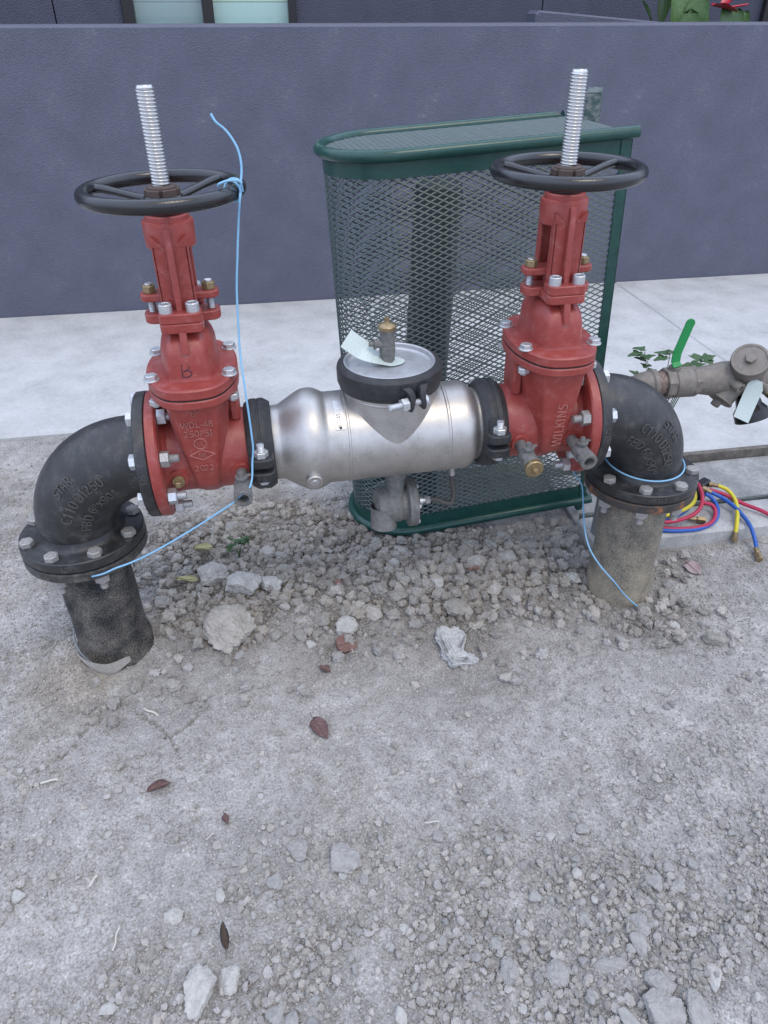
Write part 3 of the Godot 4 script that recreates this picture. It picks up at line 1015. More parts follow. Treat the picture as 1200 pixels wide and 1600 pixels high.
# a broken stone: random cutting planes, then noise; unit size
func stone(seed_: int, sub: int, planes: int, rough := 0.08, sharp := true, near := 0.56) -> ArrayMesh:
	var r := RandomNumberGenerator.new()
	r.seed = seed_
	var pn := []
	for i in planes:
		pn.append([Vector3(r.randfn(), r.randfn(), r.randfn()).normalized(), r.randf_range(near, near + 0.33)])
	var nz := FastNoiseLite.new()
	nz.seed = seed_
	nz.frequency = 1.6
	nz.fractal_octaves = 4
	var base := ico(sub)
	var v := PackedVector3Array()
	for p in base[0]:
		var d := 1.0
		for q in pn:
			var c: float = q[0].dot(p)
			if c > 0.05:
				d = minf(d, q[1] / c)
		d *= 1.0 + rough * nz.get_noise_3dv(p * 1.0 + Vector3(seed_, 0, 0)) + rough * 0.8 * nz.get_noise_3dv(p * 3.0)
		v.append(p * d * 0.5)
	var f: PackedInt32Array = base[1]
	var sm := PackedVector3Array()
	sm.resize(v.size())
	for k in range(0, f.size(), 3):
		var x := (v[f[k + 1]] - v[f[k]]).cross(v[f[k + 2]] - v[f[k]])
		if x.dot(v[f[k]]) < 0.0:
			x = -x
		for j in 3:
			sm[f[k + j]] += x
	for i in sm.size():
		sm[i] = sm[i].normalized()
	var g := G.new()
	for k in range(0, f.size(), 3):
		var a := v[f[k]]
		var b := v[f[k + 1]]
		var c := v[f[k + 2]]
		var x := (b - a).cross(c - a).normalized()
		if x.dot(a) < 0.0:
			x = -x
		var w := 0.8 if sharp else 0.15
		g.tri(a, b, c, (sm[f[k]].lerp(x, w)).normalized(), (sm[f[k + 1]].lerp(x, w)).normalized(), (sm[f[k + 2]].lerp(x, w)).normalized())
	return g.mesh()


# [x, z, width, height seen, tone]; the stones that can be told apart in the photograph
const ROCKS := [[-0.405, 0.004, 0.120, 0.129, 2], [-0.368, -0.174, 0.096, 0.096, 1], [-0.456, -0.229, 0.094, 0.084, 2], [-0.287, -0.159, 0.077, 0.052, 1], [-0.590, -0.142, 0.054, 0.045, 0], [-0.389, -0.471, 0.078, 0.051, 0], [-0.097, 0.037, 0.062, 0.059, 1], [0.183, -0.089, 0.044, 0.056, 1], [0.210, 0.021, 0.068, 0.059, 0], [-0.017, -0.003, 0.039, 0.053, 2], [-0.289, -0.313, 0.049, 0.043, 2], [-0.246, -0.221, 0.061, 0.034, 0], [-0.288, 0.029, 0.031, 0.038, 0], [-0.220, 0.044, 0.038, 0.034, 0], [-0.156, -0.001, 0.042, 0.038, 0], [-0.195, 0.083, 0.030, 0.027, 1], [0.387, -0.017, 0.062, 0.046, 0], [0.341, -0.039, 0.046, 0.046, 2], [0.320, -0.148, 0.057, 0.046, 2], [0.858, 0.247, 0.051, 0.048, 0], [0.779, 0.182, 0.035, 0.031, 1], [0.117, -0.108, 0.048, 0.045, 0], [0.107, -0.250, 0.047, 0.043, 2], [0.053, -0.228, 0.046, 0.043, 2], [0.168, -0.210, 0.043, 0.050, 0], [0.115, -0.054, 0.040, 0.036, 0], [-0.025, -0.227, 0.054, 0.038, 2], [-0.084, -0.148, 0.041, 0.033, 0], [-0.054, -0.032, 0.043, 0.029, 2], [-0.178, 0.050, 0.034, 0.031, 0], [-0.490, -0.009, 0.038, 0.051, 0], [-0.220, -0.075, 0.039, 0.029, 0], [0.579, -0.168, 0.047, 0.039, 0], [0.513, -0.213, 0.048, 0.040, 0], [0.414, -0.161, 0.066, 0.050, 2], [0.500, -0.119, 0.046, 0.038, 0], [0.328, -0.247, 0.048, 0.036, 0], [0.254, -0.086, 0.045, 0.041, 0], [0.058, -0.049, 0.054, 0.040, 0], [-0.276, 0.648, 0.045, 0.034, 0], [-0.189, 0.687, 0.065, 0.050, 0], [-0.324, 0.705, 0.031, 0.037, 0], [-0.430, 0.711, 0.019, 0.030, 1], [-0.513, 0.742, 0.038, 0.024, 1], [-0.684, 0.719, 0.022, 0.023, 1], [-0.695, 0.693, 0.020, 0.019, 1], [-0.803, 0.651, 0.030, 0.027, 1], [-0.652, 0.553, 0.023, 0.022, 1], [-0.613, 0.879, 0.026, 0.019, 1], [-0.462, 0.879, 0.054, 0.068, 1], [-0.411, 0.868, 0.039, 0.036, 1], [-0.336, 0.933, 0.032, 0.034, 0], [-0.310, 0.944, 0.025, 0.036, 0], [-0.277, 0.959, 0.032, 0.027, 0], [-0.572, 0.694, 0.023, 0.012, 1], [-0.577, 0.719, 0.021, 0.014, 0], [-0.536, 0.561, 0.018, 0.016, 0], [0.294, 0.675, 0.029, 0.023, 0], [0.302, 0.706, 0.026, 0.026, 0], [0.232, 0.710, 0.022, 0.016, 1], [0.002, 0.674, 0.026, 0.022, 0], [0.393, 0.838, 0.031, 0.037, 0], [0.430, 0.849, 0.033, 0.024, 0], [0.398, 0.794, 0.025, 0.021, 0], [0.157, 0.819, 0.027, 0.027, 0], [-0.094, 0.838, 0.029, 0.023, 1], [0.075, 0.865, 0.035, 0.020, 0], [0.236, 0.880, 0.021, 0.033, 0], [0.328, 0.905, 0.041, 0.033, 0], [0.314, 0.939, 0.032, 0.043, 0], [0.070, 0.939, 0.036, 0.036, 0], [0.152, 0.956, 0.042, 0.036, 0], [0.249, 0.961, 0.056, 0.022, 0], [0.194, 1.001, 0.026, 0.028, 0], [0.223, 0.989, 0.020, 0.024, 2], [0.244, 1.047, 0.034, 0.051, 0], [0.302, 1.045, 0.070, 0.053, 0], [0.317, 1.005, 0.049, 0.039, 0], [0.357, 1.061, 0.040, 0.058, 0], [0.415, 1.012, 0.029, 0.046, 1], [-0.133, 0.977, 0.024, 0.028, 1], [-0.107, 0.959, 0.015, 0.015, 2], [0.251, 0.790, 0.022, 0.022, 1], [0.267, 0.846, 0.022, 0.018, 1], [0.472, 1.050, 0.016, 0.017, 1], [0.365, 0.868, 0.029, 0.018, 0], [0.125, 0.699, 0.018, 0.018, 0], [0.018, 0.727, 0.018, 0.015, 0], [0.432, 0.815, 0.020, 0.020, 0], [-0.180, 0.828, 0.016, 0.014, 0], [-0.036, 0.871, 0.018, 0.018, 0], [0.016, 0.875, 0.018, 0.021, 0]]
const ROCK_LABELS := {0: "largest brownish stone in the rubble, right of the left riser", 1: "rounded pale stone just behind the largest brownish stone", 2: "rough brownish clod left of the rounded pale stone", 3: "pale wedge of stone right of the rounded pale stone", 4: "smooth grey stone beside the foot of the left riser", 5: "half buried stone under the left gate valve", 6: "pale rounded stone above the round reddish leaf", 7: "bright pointed stone in the rubble before the cage", 8: "angular grey stone just behind the white concrete chunk", 9: "narrow tan stone right of the pale rounded stone", 19: "lone square stone on the crust in front of the right riser", 39: "smooth grey lump left of the widest foreground stone", 40: "widest flat stone in the middle of the foreground", 43: "flat pale flake lying alone left of centre foreground", 46: "whitish stone at the left edge of the picture", 49: "long pale stone at the bottom left beside the dry leaf", 50: "blocky pale stone right of the long pale one", 76: "largest grey stone at the bottom right corner", 77: "dusty stone lying behind the largest bottom right stone", 78: "tall pointed stone right of the largest bottom right stone", 79: "pale slender stone pointing up at the lower right", 80: "square white stone at the bottom centre edge"}


func build_stones() -> void:
	var big := []
	for i in 9:
		big.append(stone(100 + i * 7, 4, 12 + i % 5, 0.15, true, 0.63))
	var small := []
	for i in 10:
		small.append(stone(300 + i * 11, 2, 8 + i % 4, 0.12, true, 0.42))
	var clods := []
	for i in 5:
		clods.append(stone(700 + i * 13, 2, 6 + i % 3, 0.45, true, 0.5))
	var tones := [M.stone_grey, M.stone_pale, M.stone_brown, M.stone_front]
	var taken := []
	for i in ROCKS.size():
		var q: Array = ROCKS[i]
		var h: float = q[3]
		var w: float = q[2]
		var o := put("stone", big[i % 9] if w > 0.035 else small[i % 10], tones[3 if q[4] == 0 and q[1] > 0.35 else q[4]])
		var ht := minf(w, h) * rng.randf_range(0.55, 0.72)
		var b := Basis(Vector3.UP, rng.randf_range(-0.35, 0.35) + (PI if i % 2 else 0.0)) * Basis(Vector3.RIGHT, rng.randf_range(-0.2, 0.2))
		o.transform = Transform3D(b * Basis.from_scale(Vector3(w * 1.12, ht * 1.15, h * 1.3)), Vector3(q[0], ground_y(q[0], q[1]) + ht * 0.27, q[1]))
		taken.append(Vector3(q[0], q[1], maxf(w, h) * 0.5))
		if ROCK_LABELS.has(i):
			tag(o, ROCK_LABELS[i], "stone", "stones lying on the soil")
		elif q[1] < 0.35:
			tag(o, "grey stone in the rubble between the two risers", "stone", "larger stones of the rubble")
		elif q[0] < -0.12:
			tag(o, "small stone lying on the left of the foreground soil", "stone", "stones on the left foreground")
		else:
			tag(o, "grey stone among the gravel at the lower right", "stone", "stones on the right foreground")
	# further stones that can still be picked apart
	for q in [[-0.105, 0.096], [-0.202, 0.359], [-0.17, 0.177], [-0.42, 0.799], [0.17, 0.16], [-0.523, -0.215], [-0.481, -0.346]]:
		taken.append(Vector3(q[0], q[1], 0.045))
	var made := 0
	while made < 200:
		var x := rng.randf_range(-0.75, 1.0)
		var z := rng.randf_range(-0.32, 1.08)
		if rng.randf() > pow(loose(x, z), 1.5) or (absf(absf(x) - 0.698) < 0.11 and absf(z) < 0.11) or (x > 0.66 and z < -0.1):
			continue
		var rub := z < 0.25
		var w := (0.022 + 0.026 * pow(rng.randf(), 1.6)) if rub else (0.011 + 0.014 * pow(rng.randf(), 1.8))
		var hit := false
		for t in taken:
			if Vector2(t.x - x, t.y - z).length() < t.z + w * 0.4:
				hit = true
				break
		if hit:
			continue
		taken.append(Vector3(x, z, w * 0.5))
		var o := put("stone", (clods[rng.randi() % 5] if rub else small[rng.randi() % 10]), tones[(0 if rub else 3) if rng.randf() < 0.66 else (1 if rng.randf() < 0.3 else 2)])
		var b := Basis(Vector3(rng.randfn(), rng.randfn(), rng.randfn()).normalized(), rng.randf() * TAU)
		o.transform = Transform3D(b * Basis.from_scale(Vector3(w, w * rng.randf_range(0.65, 0.9), w * rng.randf_range(0.8, 1.2))), Vector3(x, ground_y(x, z) + w * 0.22, z))
		if rub:
			tag(o, "small broken stone in the rubble under the assembly", "stone", "small stones of the rubble")
		else:
			tag(o, "pebble of thumbnail size in the foreground gravel", "stone", "pebbles of the foreground")
		made += 1
	# what cannot be counted
	gravel("rubble_clods", "grey clods and crumbs heaped between the two risers", clods[0], 9500, 0.0042, 0.038, 5.2, -0.75, 1.0, -0.6, 0.3, 1.7)
	gravel("foreground_gravel", "small grey gravel strewn over the front of the soil", clods[1], 13000, 0.003, 0.018, 5.0, -1.0, 0.95, 0.35, 1.12, 2.0)
	gravel("soil_crumbs", "fine crumbs of soil scattered over the whole bare ground", clods[2], 130000, 0.0016, 0.0066, 2.4, -1.3, 1.5, -0.62, 1.14, 0.9)
	gravel("pale_chips", "tiny pale chips sprinkled on the crust of soil", small[1], 14000, 0.0013, 0.0052, 3.6, -1.2, 1.3, -0.45, 1.12, 0.0)
	gravel("edge_crumbs", "soil crumbs along the edge of the concrete walk on the left", small[3], 4200, 0.003, 0.012, 3.0, -1.6, 0.2, -1.22, -0.45, 0.4)


func gravel(called: String, label: String, mesh: Mesh, count: int, lo: float, hi: float, power: float, x0: float, x1: float, z0: float, z1: float, need: float) -> void:
	var mm := MultiMesh.new()
	mm.transform_format = MultiMesh.TRANSFORM_3D
	mm.use_colors = true
	mm.mesh = mesh
	var ts := []
	var ls := PackedFloat32Array()
	var tries := 0
	while ts.size() < count and tries < count * 14:
		tries += 1
		var x := rng.randf_range(x0, x1)
		var z := rng.randf_range(z0, z1)
		if need > 0.0 and rng.randf() > pow(loose(x, z), need) + (0.22 if called == "soil_crumbs" else 0.03):
			continue
		if (absf(absf(x) - 0.698) < 0.088 and Vector2(absf(x) - 0.698, z).length() < 0.086) or (x > 0.69 and z < -0.145):
			continue
		if z > 0.15 and z < 0.42 and x < -0.44 and crack_near(x, z) < 0.005:
			continue
		var w := lo + (hi - lo) * pow(rng.randf(), power)
		var b := Basis(Vector3(rng.randfn(), rng.randfn(), rng.randfn()).normalized(), rng.randf() * TAU)
		var l := loose(x, z)
		var f := 0.0045 * hf.get_noise_2d(x, z) * (0.5 + 2.0 * l)
		ls.append(l)
		ts.append(Transform3D(b * Basis.from_scale(Vector3(w, w * rng.randf_range(0.65, 0.95), w * rng.randf_range(0.75, 1.25))), Vector3(x, ground_y(x, z) + f + w * 0.22, z)))
	mm.instance_count = ts.size()
	for i in ts.size():
		mm.set_instance_transform(i, ts[i])
		var k := (rng.randf_range(0.75, 1.2) if called != "pale_chips" else rng.randf_range(1.2, 1.6)) * (0.98 - (0.2 if ts[i].origin.z < 0.35 else 0.12) * ls[i])
		var wm := rng.randf_range(-0.02, 0.05) + (0.07 if ts[i].origin.z < 0.35 else 0.02) * ls[i]
		mm.set_instance_color(i, Color(k, k * (1.0 - wm * 0.6), k * (1.0 - wm * 1.5)))
	var o := MultiMeshInstance3D.new()
	o.name = numbered(called)
	o.multimesh = mm
	o.material_override = M.crumb
	add_child(o)
	tag(o, label, "gravel", "", "stuff")


# ---------------------------------------------------------------- leaves, twigs, weeds
func leaf_mesh(len: float, wid: float, curl: float, point := 1.0, lift := 0.0) -> G:
	var g := G.new()
	var rings := []
	for i in 13:
		var u := i / 12.0
		var w := wid * pow(sin(PI * pow(u, 0.8)), point) + 0.0006
		var ring := PackedVector3Array()
		for k in 7:
			var t := (k - 3) / 3.0
			ring.append(Vector3(t * w * cos(curl * absf(t)), 0.001 + absf(t) * absf(t) * curl * w * 0.9 + lift * u * u + 0.003 * sin(u * 9.0 + t * 2.0) * absf(t), (u - 0.5) * len))
		rings.append(ring)
	for i in 12:
		for k in 6:
			var a: Vector3 = rings[i][k]
			var b: Vector3 = rings[i][k + 1]
			var c: Vector3 = rings[i + 1][k + 1]
			var d: Vector3 = rings[i + 1][k]
			var nn := (b - a).cross(d - a).normalized()
			if nn.y < 0:
				nn = -nn
			g.quad(a, b, c, d, nn, nn, nn, nn)
			var dn := nn * -0.0006
			g.quad(a + dn, b + dn, c + dn, d + dn, -nn, -nn, -nn, -nn)
	return g


func fallen_leaf(x: float, z: float, len: float, wid: float, turn: float, curl: float, material: Material, label: String, point := 1.0, lift := 0.0) -> void:
	var o := thing("fallen_leaf", label, "leaf", Vector3(x, ground_y(x, z) + (0.006 if z > 0.05 or x > 0.5 else 0.026), z), "fallen leaves")
	o.rotation = Vector3(0.08, deg_to_rad(turn), 0.1)
	put("blade", leaf_mesh(len, wid, curl, point, lift), material, o)
	var g := G.new()
	g.tube(curve([Vector3(0, 0.0015, -len * 0.42), Vector3(0, 0.002, -len * 0.6), Vector3(len * 0.05, 0.001, -len * 0.78)], 4), 0.0009, 6)
	g.tube([Vector3(0, 0.0018, -len * 0.45), Vector3(0, 0.0022 + lift * 0.25, 0), Vector3(0, 0.0022 + lift * 0.9, len * 0.45)], [0.0009, 0.0007, 0.0004], 6)
	put("stalk", g, M.twig, o)


func build_litter() -> void:
	fallen_leaf(-0.202, 0.359, 0.066, 0.021, 25, 0.5, M.leaf_brown, "dry purplish brown leaf lying alone on the crust", 0.8)
	fallen_leaf(-0.170, 0.177, 0.032, 0.011, 60, 0.6, M.leaf_brown, "small brown leaf between the round leaf and the purplish leaf", 0.8)
	fallen_leaf(-0.105, 0.096, 0.058, 0.03, 100, 0.12, M.leaf_red, "round reddish leaf half under a pale stone", 0.55)
	fallen_leaf(-0.559, 0.457, 0.052, 0.014, 110, 0.9, M.leaf_brown, "curled dark leaf below the crack in the soil", 0.9)
	fallen_leaf(-0.418, 0.555, 0.024, 0.008, 20, 0.7, M.leaf_brown, "tiny red brown leaf scrap left of centre", 0.9)
	fallen_leaf(-0.420, 0.799, 0.042, 0.014, 190, 1.1, M.leaf_dark, "crumpled dark leaf behind the two pale bottom stones", 0.8, 0.02)
	fallen_leaf(0.958, -0.038, 0.056, 0.026, 15, 0.3, M.leaf_pink, "pale pinkish leaf before the concrete pad", 0.6)
	fallen_leaf(0.295, -0.095, 0.04, 0.009, 95, 0.6, M.leaf_red, "thin reddish leaf among the rubble stones", 0.8, 0.004)
	fallen_leaf(-0.100, -0.098, 0.022, 0.011, 120, 0.5, M.leaf_red, "red brown leaf scrap deep in the rubble", 0.6, 0.004)
	fallen_leaf(-0.481, -0.346, 0.062, 0.017, 80, 0.7, M.leaf_yellow, "yellowish green curled leaf behind the brownish clod", 0.7, 0.012)
	fallen_leaf(-0.523, -0.215, 0.07, 0.012, 75, 0.5, M.leaf_yellow, "pale yellow folded leaf left of the brownish clod", 0.8, 0.006)
	for q in [[-0.591, 0.247, 0.045, 0.0028, -38.0, "pale splinter of wood lying beside the soil crack"], [-0.793, 0.403, 0.036, 0.0026, 5.0, "whitish splinter at the left on the crust"], [-0.668, 0.648, 0.022, 0.0026, 60.0, "short pale splinter left in the foreground"], [-0.45, 0.59, 0.02, 0.0012, 35.0, "thin straw left of the smooth grey lump"], [0.0, 0.64, 0.03, 0.0016, -4.0, "pale straw among the foreground gravel"], [0.66, 0.4, 0.02, 0.0012, 30.0, "thin curled root on the crust at the right"], [-0.613, 0.765, 0.04, 0.0016, 80.0, "dry straw wisp left of the long pale stone"]]:
		var g := G.new()
		var l: float = q[2]
		var r: float = q[3]
		g.tube(curve([Vector3(-l / 2, 0, 0), Vector3(-l * 0.2, r, l * 0.05), Vector3(l * 0.2, r * 0.6, -l * 0.03), Vector3(l / 2, r * 0.4, l * 0.04)], 4), r, 7)
		var o := put("twig", g, M.straw)
		o.position = Vector3(q[0], ground_y(q[0], q[1]) + r + 0.003, q[1])
		o.rotation.y = deg_to_rad(q[4])
		tag(o, q[5], "twig", "twigs and straws on the soil")
	# chunk of rough concrete
	var g := G.new()
	var nz := FastNoiseLite.new()
	nz.seed = 77
	nz.frequency = 24.0
	nz.fractal_octaves = 4
	var base := ico(5)
	var v := PackedVector3Array()
	for p in base[0]:
		var q: Vector3 = p
		var e := 0.36
		var s := Vector3(signf(q.x) * pow(absf(q.x), e), signf(q.y) * pow(absf(q.y), 0.5), signf(q.z) * pow(absf(q.z), e))
		s = s / maxf(1.0, s.length() * 0.72)
		var w := s * Vector3(0.034, 0.016, 0.062)
		w.x += 0.012 * bump(w.x, w.z, 0.03, -0.03, 0.02, 0.012) + 0.014 * bump(w.x, w.z, 0.03, 0.055, 0.02, 0.014) - 0.022 * bump(w.x, w.z, 0.03, 0.02, 0.014, 0.02)
		w += p * 0.011 * nz.get_noise_3dv(w) + p * 0.007 * nz.get_noise_3dv(w * 3.5) + p * 0.004 * nz.get_noise_3dv(w * 11.0)
		v.append(w)
	var f: PackedInt32Array = base[1]
	for k in range(0, f.size(), 3):
		var x := (v[f[k + 1]] - v[f[k]]).cross(v[f[k + 2]] - v[f[k]]).normalized()
		if x.dot(v[f[k]]) < 0:
			x = -x
		g.tri(v[f[k]], v[f[k + 1]], v[f[k + 2]], x, x, x)
	var ch := put("concrete_chunk", g, M.chunk)
	ch.position = Vector3(0.17, ground_y(0.17, 0.157) + 0.012, 0.165)
	ch.rotation = Vector3(0.08, 0.12, -0.12)
	tag(ch, "whitish crumbly chunk of concrete lying on the crust", "concrete chunk")
	weed(Vector3(-0.375, ground_y(-0.375, -0.3), -0.31), 9, 0.075, 0.0095, "small green weed sprouting behind the rounded pale stone", 3)
	weed(Vector3(0.935, 0.012, -0.36), 10, 0.54, 0.03, "leafy green weed growing behind the small bronze valve", 8)


func weed(p: Vector3, count: int, tall: float, size: float, label: String, seed_: int) -> void:
	var r := RandomNumberGenerator.new()
	r.seed = seed_
	var o := thing("weed", label, "weed", p, "weeds")
	for i in count:
		var a := TAU * i / count + r.randf() * 0.6
		var h := tall * (r.randf_range(0.55, 1.0) if tall < 0.2 else r.randf_range(0.84, 1.04))
		var e := Vector3(cos(a) * tall * (0.32 if tall < 0.2 else 0.17), h, sin(a) * tall * (0.16 if tall < 0.2 else 0.08))
		var g := G.new()
		g.tube(curve([Vector3.ZERO, Vector3(e.x * 0.3, h * 0.6, e.z * 0.3), e], 5), [0.0022, 0.002, 0.002, 0.0018, 0.0018, 0.0016, 0.0016, 0.0014, 0.0012, 0.001, 0.001].map(func(q): return q * minf(1.0, tall * 5.0)), 6)
		put("stem", g, M.leaf_green, o)
		for k in 3:
			var s := size * r.randf_range(0.8, 1.25)
			var lg := G.new()
			var lm := lobed(s)
			lg = lm
			var t := Transform3D(Basis(Vector3.UP, a + (k - 1) * 1.3 - PI / 2) * Basis(Vector3.RIGHT, r.randf_range(-0.1, 0.5)), e + Vector3(0, -0.01 * k * tall, 0))
			put("leaf", lg, M.leaf_green, o, t)


func lobed(s: float) -> G:
	var p := PackedVector2Array()
	for k in 30:
		var a := TAU * k / 30
		var r := s * (0.62 + 0.25 * cos(a) + 0.16 * sin(a * 5.0 + 0.8) + 0.05 * sin(a * 11.0))
		p.append(Vector2(sin(a) * r * 0.85, -cos(a) * r - s * 0.55))
	var g := G.new()
	g.prism(Transform3D.IDENTITY, p, -0.0004, 0.0004)
	for i in g.v.size():
		var q := g.v[i]
		g.v[i] = q + Vector3(0, absf(q.x) * 0.25 - q.z * q.z * 3.0, 0)
	return g


# ---------------------------------------------------------------- expanded-metal cage lying on its end
const CL := 0.735     # length
const CR := 0.163     # radius of the rounded end
const CH := 1.075     # height


func cage_at(u: float, off := 0.0) -> Array:   # [point at height 0, outward normal] along the wall: front right -> round the left end -> back right
	var st := CL - CR
	if u < st:
		return [Vector3(CL - u, 0, CR + off), Vector3(0, 0, 1)]
	var a := (u - st) / CR
	if a < PI:
		var n := Vector3(-sin(a), 0, cos(a))
		return [Vector3(CR, 0, 0) + n * (CR + off), n]
	return [Vector3(CR + (u - st - PI * CR), 0, -CR - off), Vector3(0, 0, -1)]


func strand(g: G, a: Vector3, b: Vector3, n: Vector3, w: float, th: float) -> void:
	var d := (b - a).normalized()
	var s := d.cross(n).normalized() * w / 2
	var k := n * th / 2
	var c := [s + k, -s + k, -s - k, s - k]
	var m := [n, -s.normalized(), -n, s.normalized()]
	for i in 4:
		var j := (i + 1) % 4
		g.quad(a + c[i], b + c[i], b + c[j], a + c[j], m[i], m[i], m[i], m[i])


func build_cage() -> void:
	var root := thing("security_cage", "dark green expanded metal cage with one rounded end, standing behind the assembly", "cage", Vector3(0.005, 0.026, -0.492))
	root.rotation = Vector3(0, deg_to_rad(3.0), 0)
	root.rotate_object_local(Vector3(0, 0, 1), deg_to_rad(3.1))
	var total := (CL - CR) * 2 + PI * CR
	var W := 0.0315
	var H := 0.0077
	# wall mesh
	var g := G.new()
	var cols := int(total / W)
	W = total / cols
	var rows := int((CH - 0.02) / H)
	for j in rows:
		for i in cols:
			for e in [-1.0, 1.0]:
				var u0 := W * (i + (0.5 if j % 2 else 0.0))
				var u1: float = u0 + e * W / 2
				u0 = clampf(u0, 0.0, total)
				if u1 < -0.001 or u1 > total + 0.001:
					continue
				var y0 := 0.01 + H * j
				var p := cage_at(u0)
				var q := cage_at(u1)
				# upright diamond: bond at (u0, y0) to bond at (u1, y0 + H)
				strand(g, p[0] + Vector3(0, y0, 0), q[0] + Vector3(0, y0 + H, 0), ((p[1] + q[1]).normalized() + Vector3(0, 0.6, 0)).normalized(), 0.0031, 0.0017)
	var o := put("mesh_wall", g, M.green, root)
	o.set_meta("kind", "stuff")
	# mesh panels across the two ends
	for y in [CH, 0.0]:
		g = G.new()
		var nx := int(CL / W)
		var nz := int(2 * CR / H)
		for j in nz:
			for i in nx:
				for e in [-1.0, 1.0]:
					var x0 := W * (i + (0.5 if j % 2 else 0.0)) + 0.01
					var x1: float = x0 + e * W / 2
					var z0 := -CR + H * j
					var ok := true
					for p in [Vector2(x0, z0), Vector2(x1, z0 + H)]:
						if p.x > CL or absf(p.y) > CR or (p.x < CR and Vector2(p.x - CR, p.y).length() > CR):
							ok = false
					if ok:
						strand(g, Vector3(x0, y, z0), Vector3(x1, y, z0 + H), Vector3(0.0, 1, 0.5).normalized(), 0.0031, 0.0017)
		o = put("mesh_end_panel", g, M.green, root)
		o.set_meta("kind", "stuff")
	# tube rims and the flat band under each
	for y in [CH, 0.0]:
		var pts := []
		for k in 61:
			pts.append(cage_at(total * k / 60.0 * 0.9999, 0.008)[0] + Vector3(0, y, 0))
		pts[0].x += 0.012
		pts[-1].x -= 0.03
		g = G.new()
		g.tube(pts, 0.0145, 16)
		put("tube_rim", g, M.green_gloss, root)
		g = G.new()
		var b0: float = y - 0.05 if y > 0.1 else y + 0.012
		for k in 60:
			var p := cage_at(total * k / 60.0, 0.0025)
			var q := cage_at(total * (k + 1) / 60.0 * 0.9999, 0.0025)
			for e in [0.0, -0.004]:
				var a0: Vector3 = p[0] + p[1] * e + Vector3(0, b0, 0)
				var a1: Vector3 = q[0] + q[1] * e + Vector3(0, b0, 0)
				var up := Vector3(0, 0.04, 0)
				var sg := 1.0 if e == 0.0 else -1.0
				g.quad(a0, a0 + up, a1 + up, a1, p[1] * sg, p[1] * sg, q[1] * sg, q[1] * sg)
			var i0: Vector3 = p[0] + Vector3(0, b0, 0)
			var i1: Vector3 = q[0] + Vector3(0, b0, 0)
			g.flat(i0, i1, i1 - q[1] * 0.004, i0 - p[1] * 0.004, Vector3.DOWN)
		put("rim_band", g, M.green_gloss, root)
	# angle bars up the open side
	for e in [-1.0, 1.0]:
		g = G.new()
		g.box(at(CL - 0.012, CH / 2, e * (CR + 0.004)), Vector3(0.03, CH - 0.02, 0.004), 0.001)
		g.box(at(CL + 0.001, CH / 2, e * (CR - 0.008)), Vector3(0.004, CH - 0.02, 0.028), 0.001)
		put("edge_bar", g, M.green_gloss, root)
	# foot under the open end and lock bracket on the back corner
	g = G.new()
	g.box(at(CL - 0.02, -0.022, CR - 0.004), Vector3(0.02, 0.04, 0.02), 0.002)
	put("foot", g, M.green_gloss, root)
	g = G.new()
	var bt := Transform3D(Basis(Vector3.UP, -0.5), Vector3(CL + 0.045, CH, -CR + 0.02))
	g.box(bt * at(0, 0.02, 0.05), Vector3(0.04, 0.075, 0.0045), 0.0012)
	g.box(bt * at(0, 0.02, -0.05), Vector3(0.04, 0.075, 0.0045), 0.0012)
	g.box(bt * at(0, 0.0595, 0), Vector3(0.04, 0.0045, 0.1045), 0.0012)
	put("lock_bracket", g, M.green_worn, root)
	# post behind the cage
	g = G.new()
	g.lathe(at(0, 0, 0), [Vector2(0.062, -0.1), Vector2(0.062, 1.0), Vector2(0.06, 1.015), Vector2(0.05, 1.025), Vector2(0, 1.03)], 40, 0.6)
	var po := put("bollard", g, M.bollard)
	po.position = Vector3(0.2, 0.0, -0.47)
	po.rotation.z = deg_to_rad(-2.2)
	tag(po, "dark round post standing inside the green cage", "post")


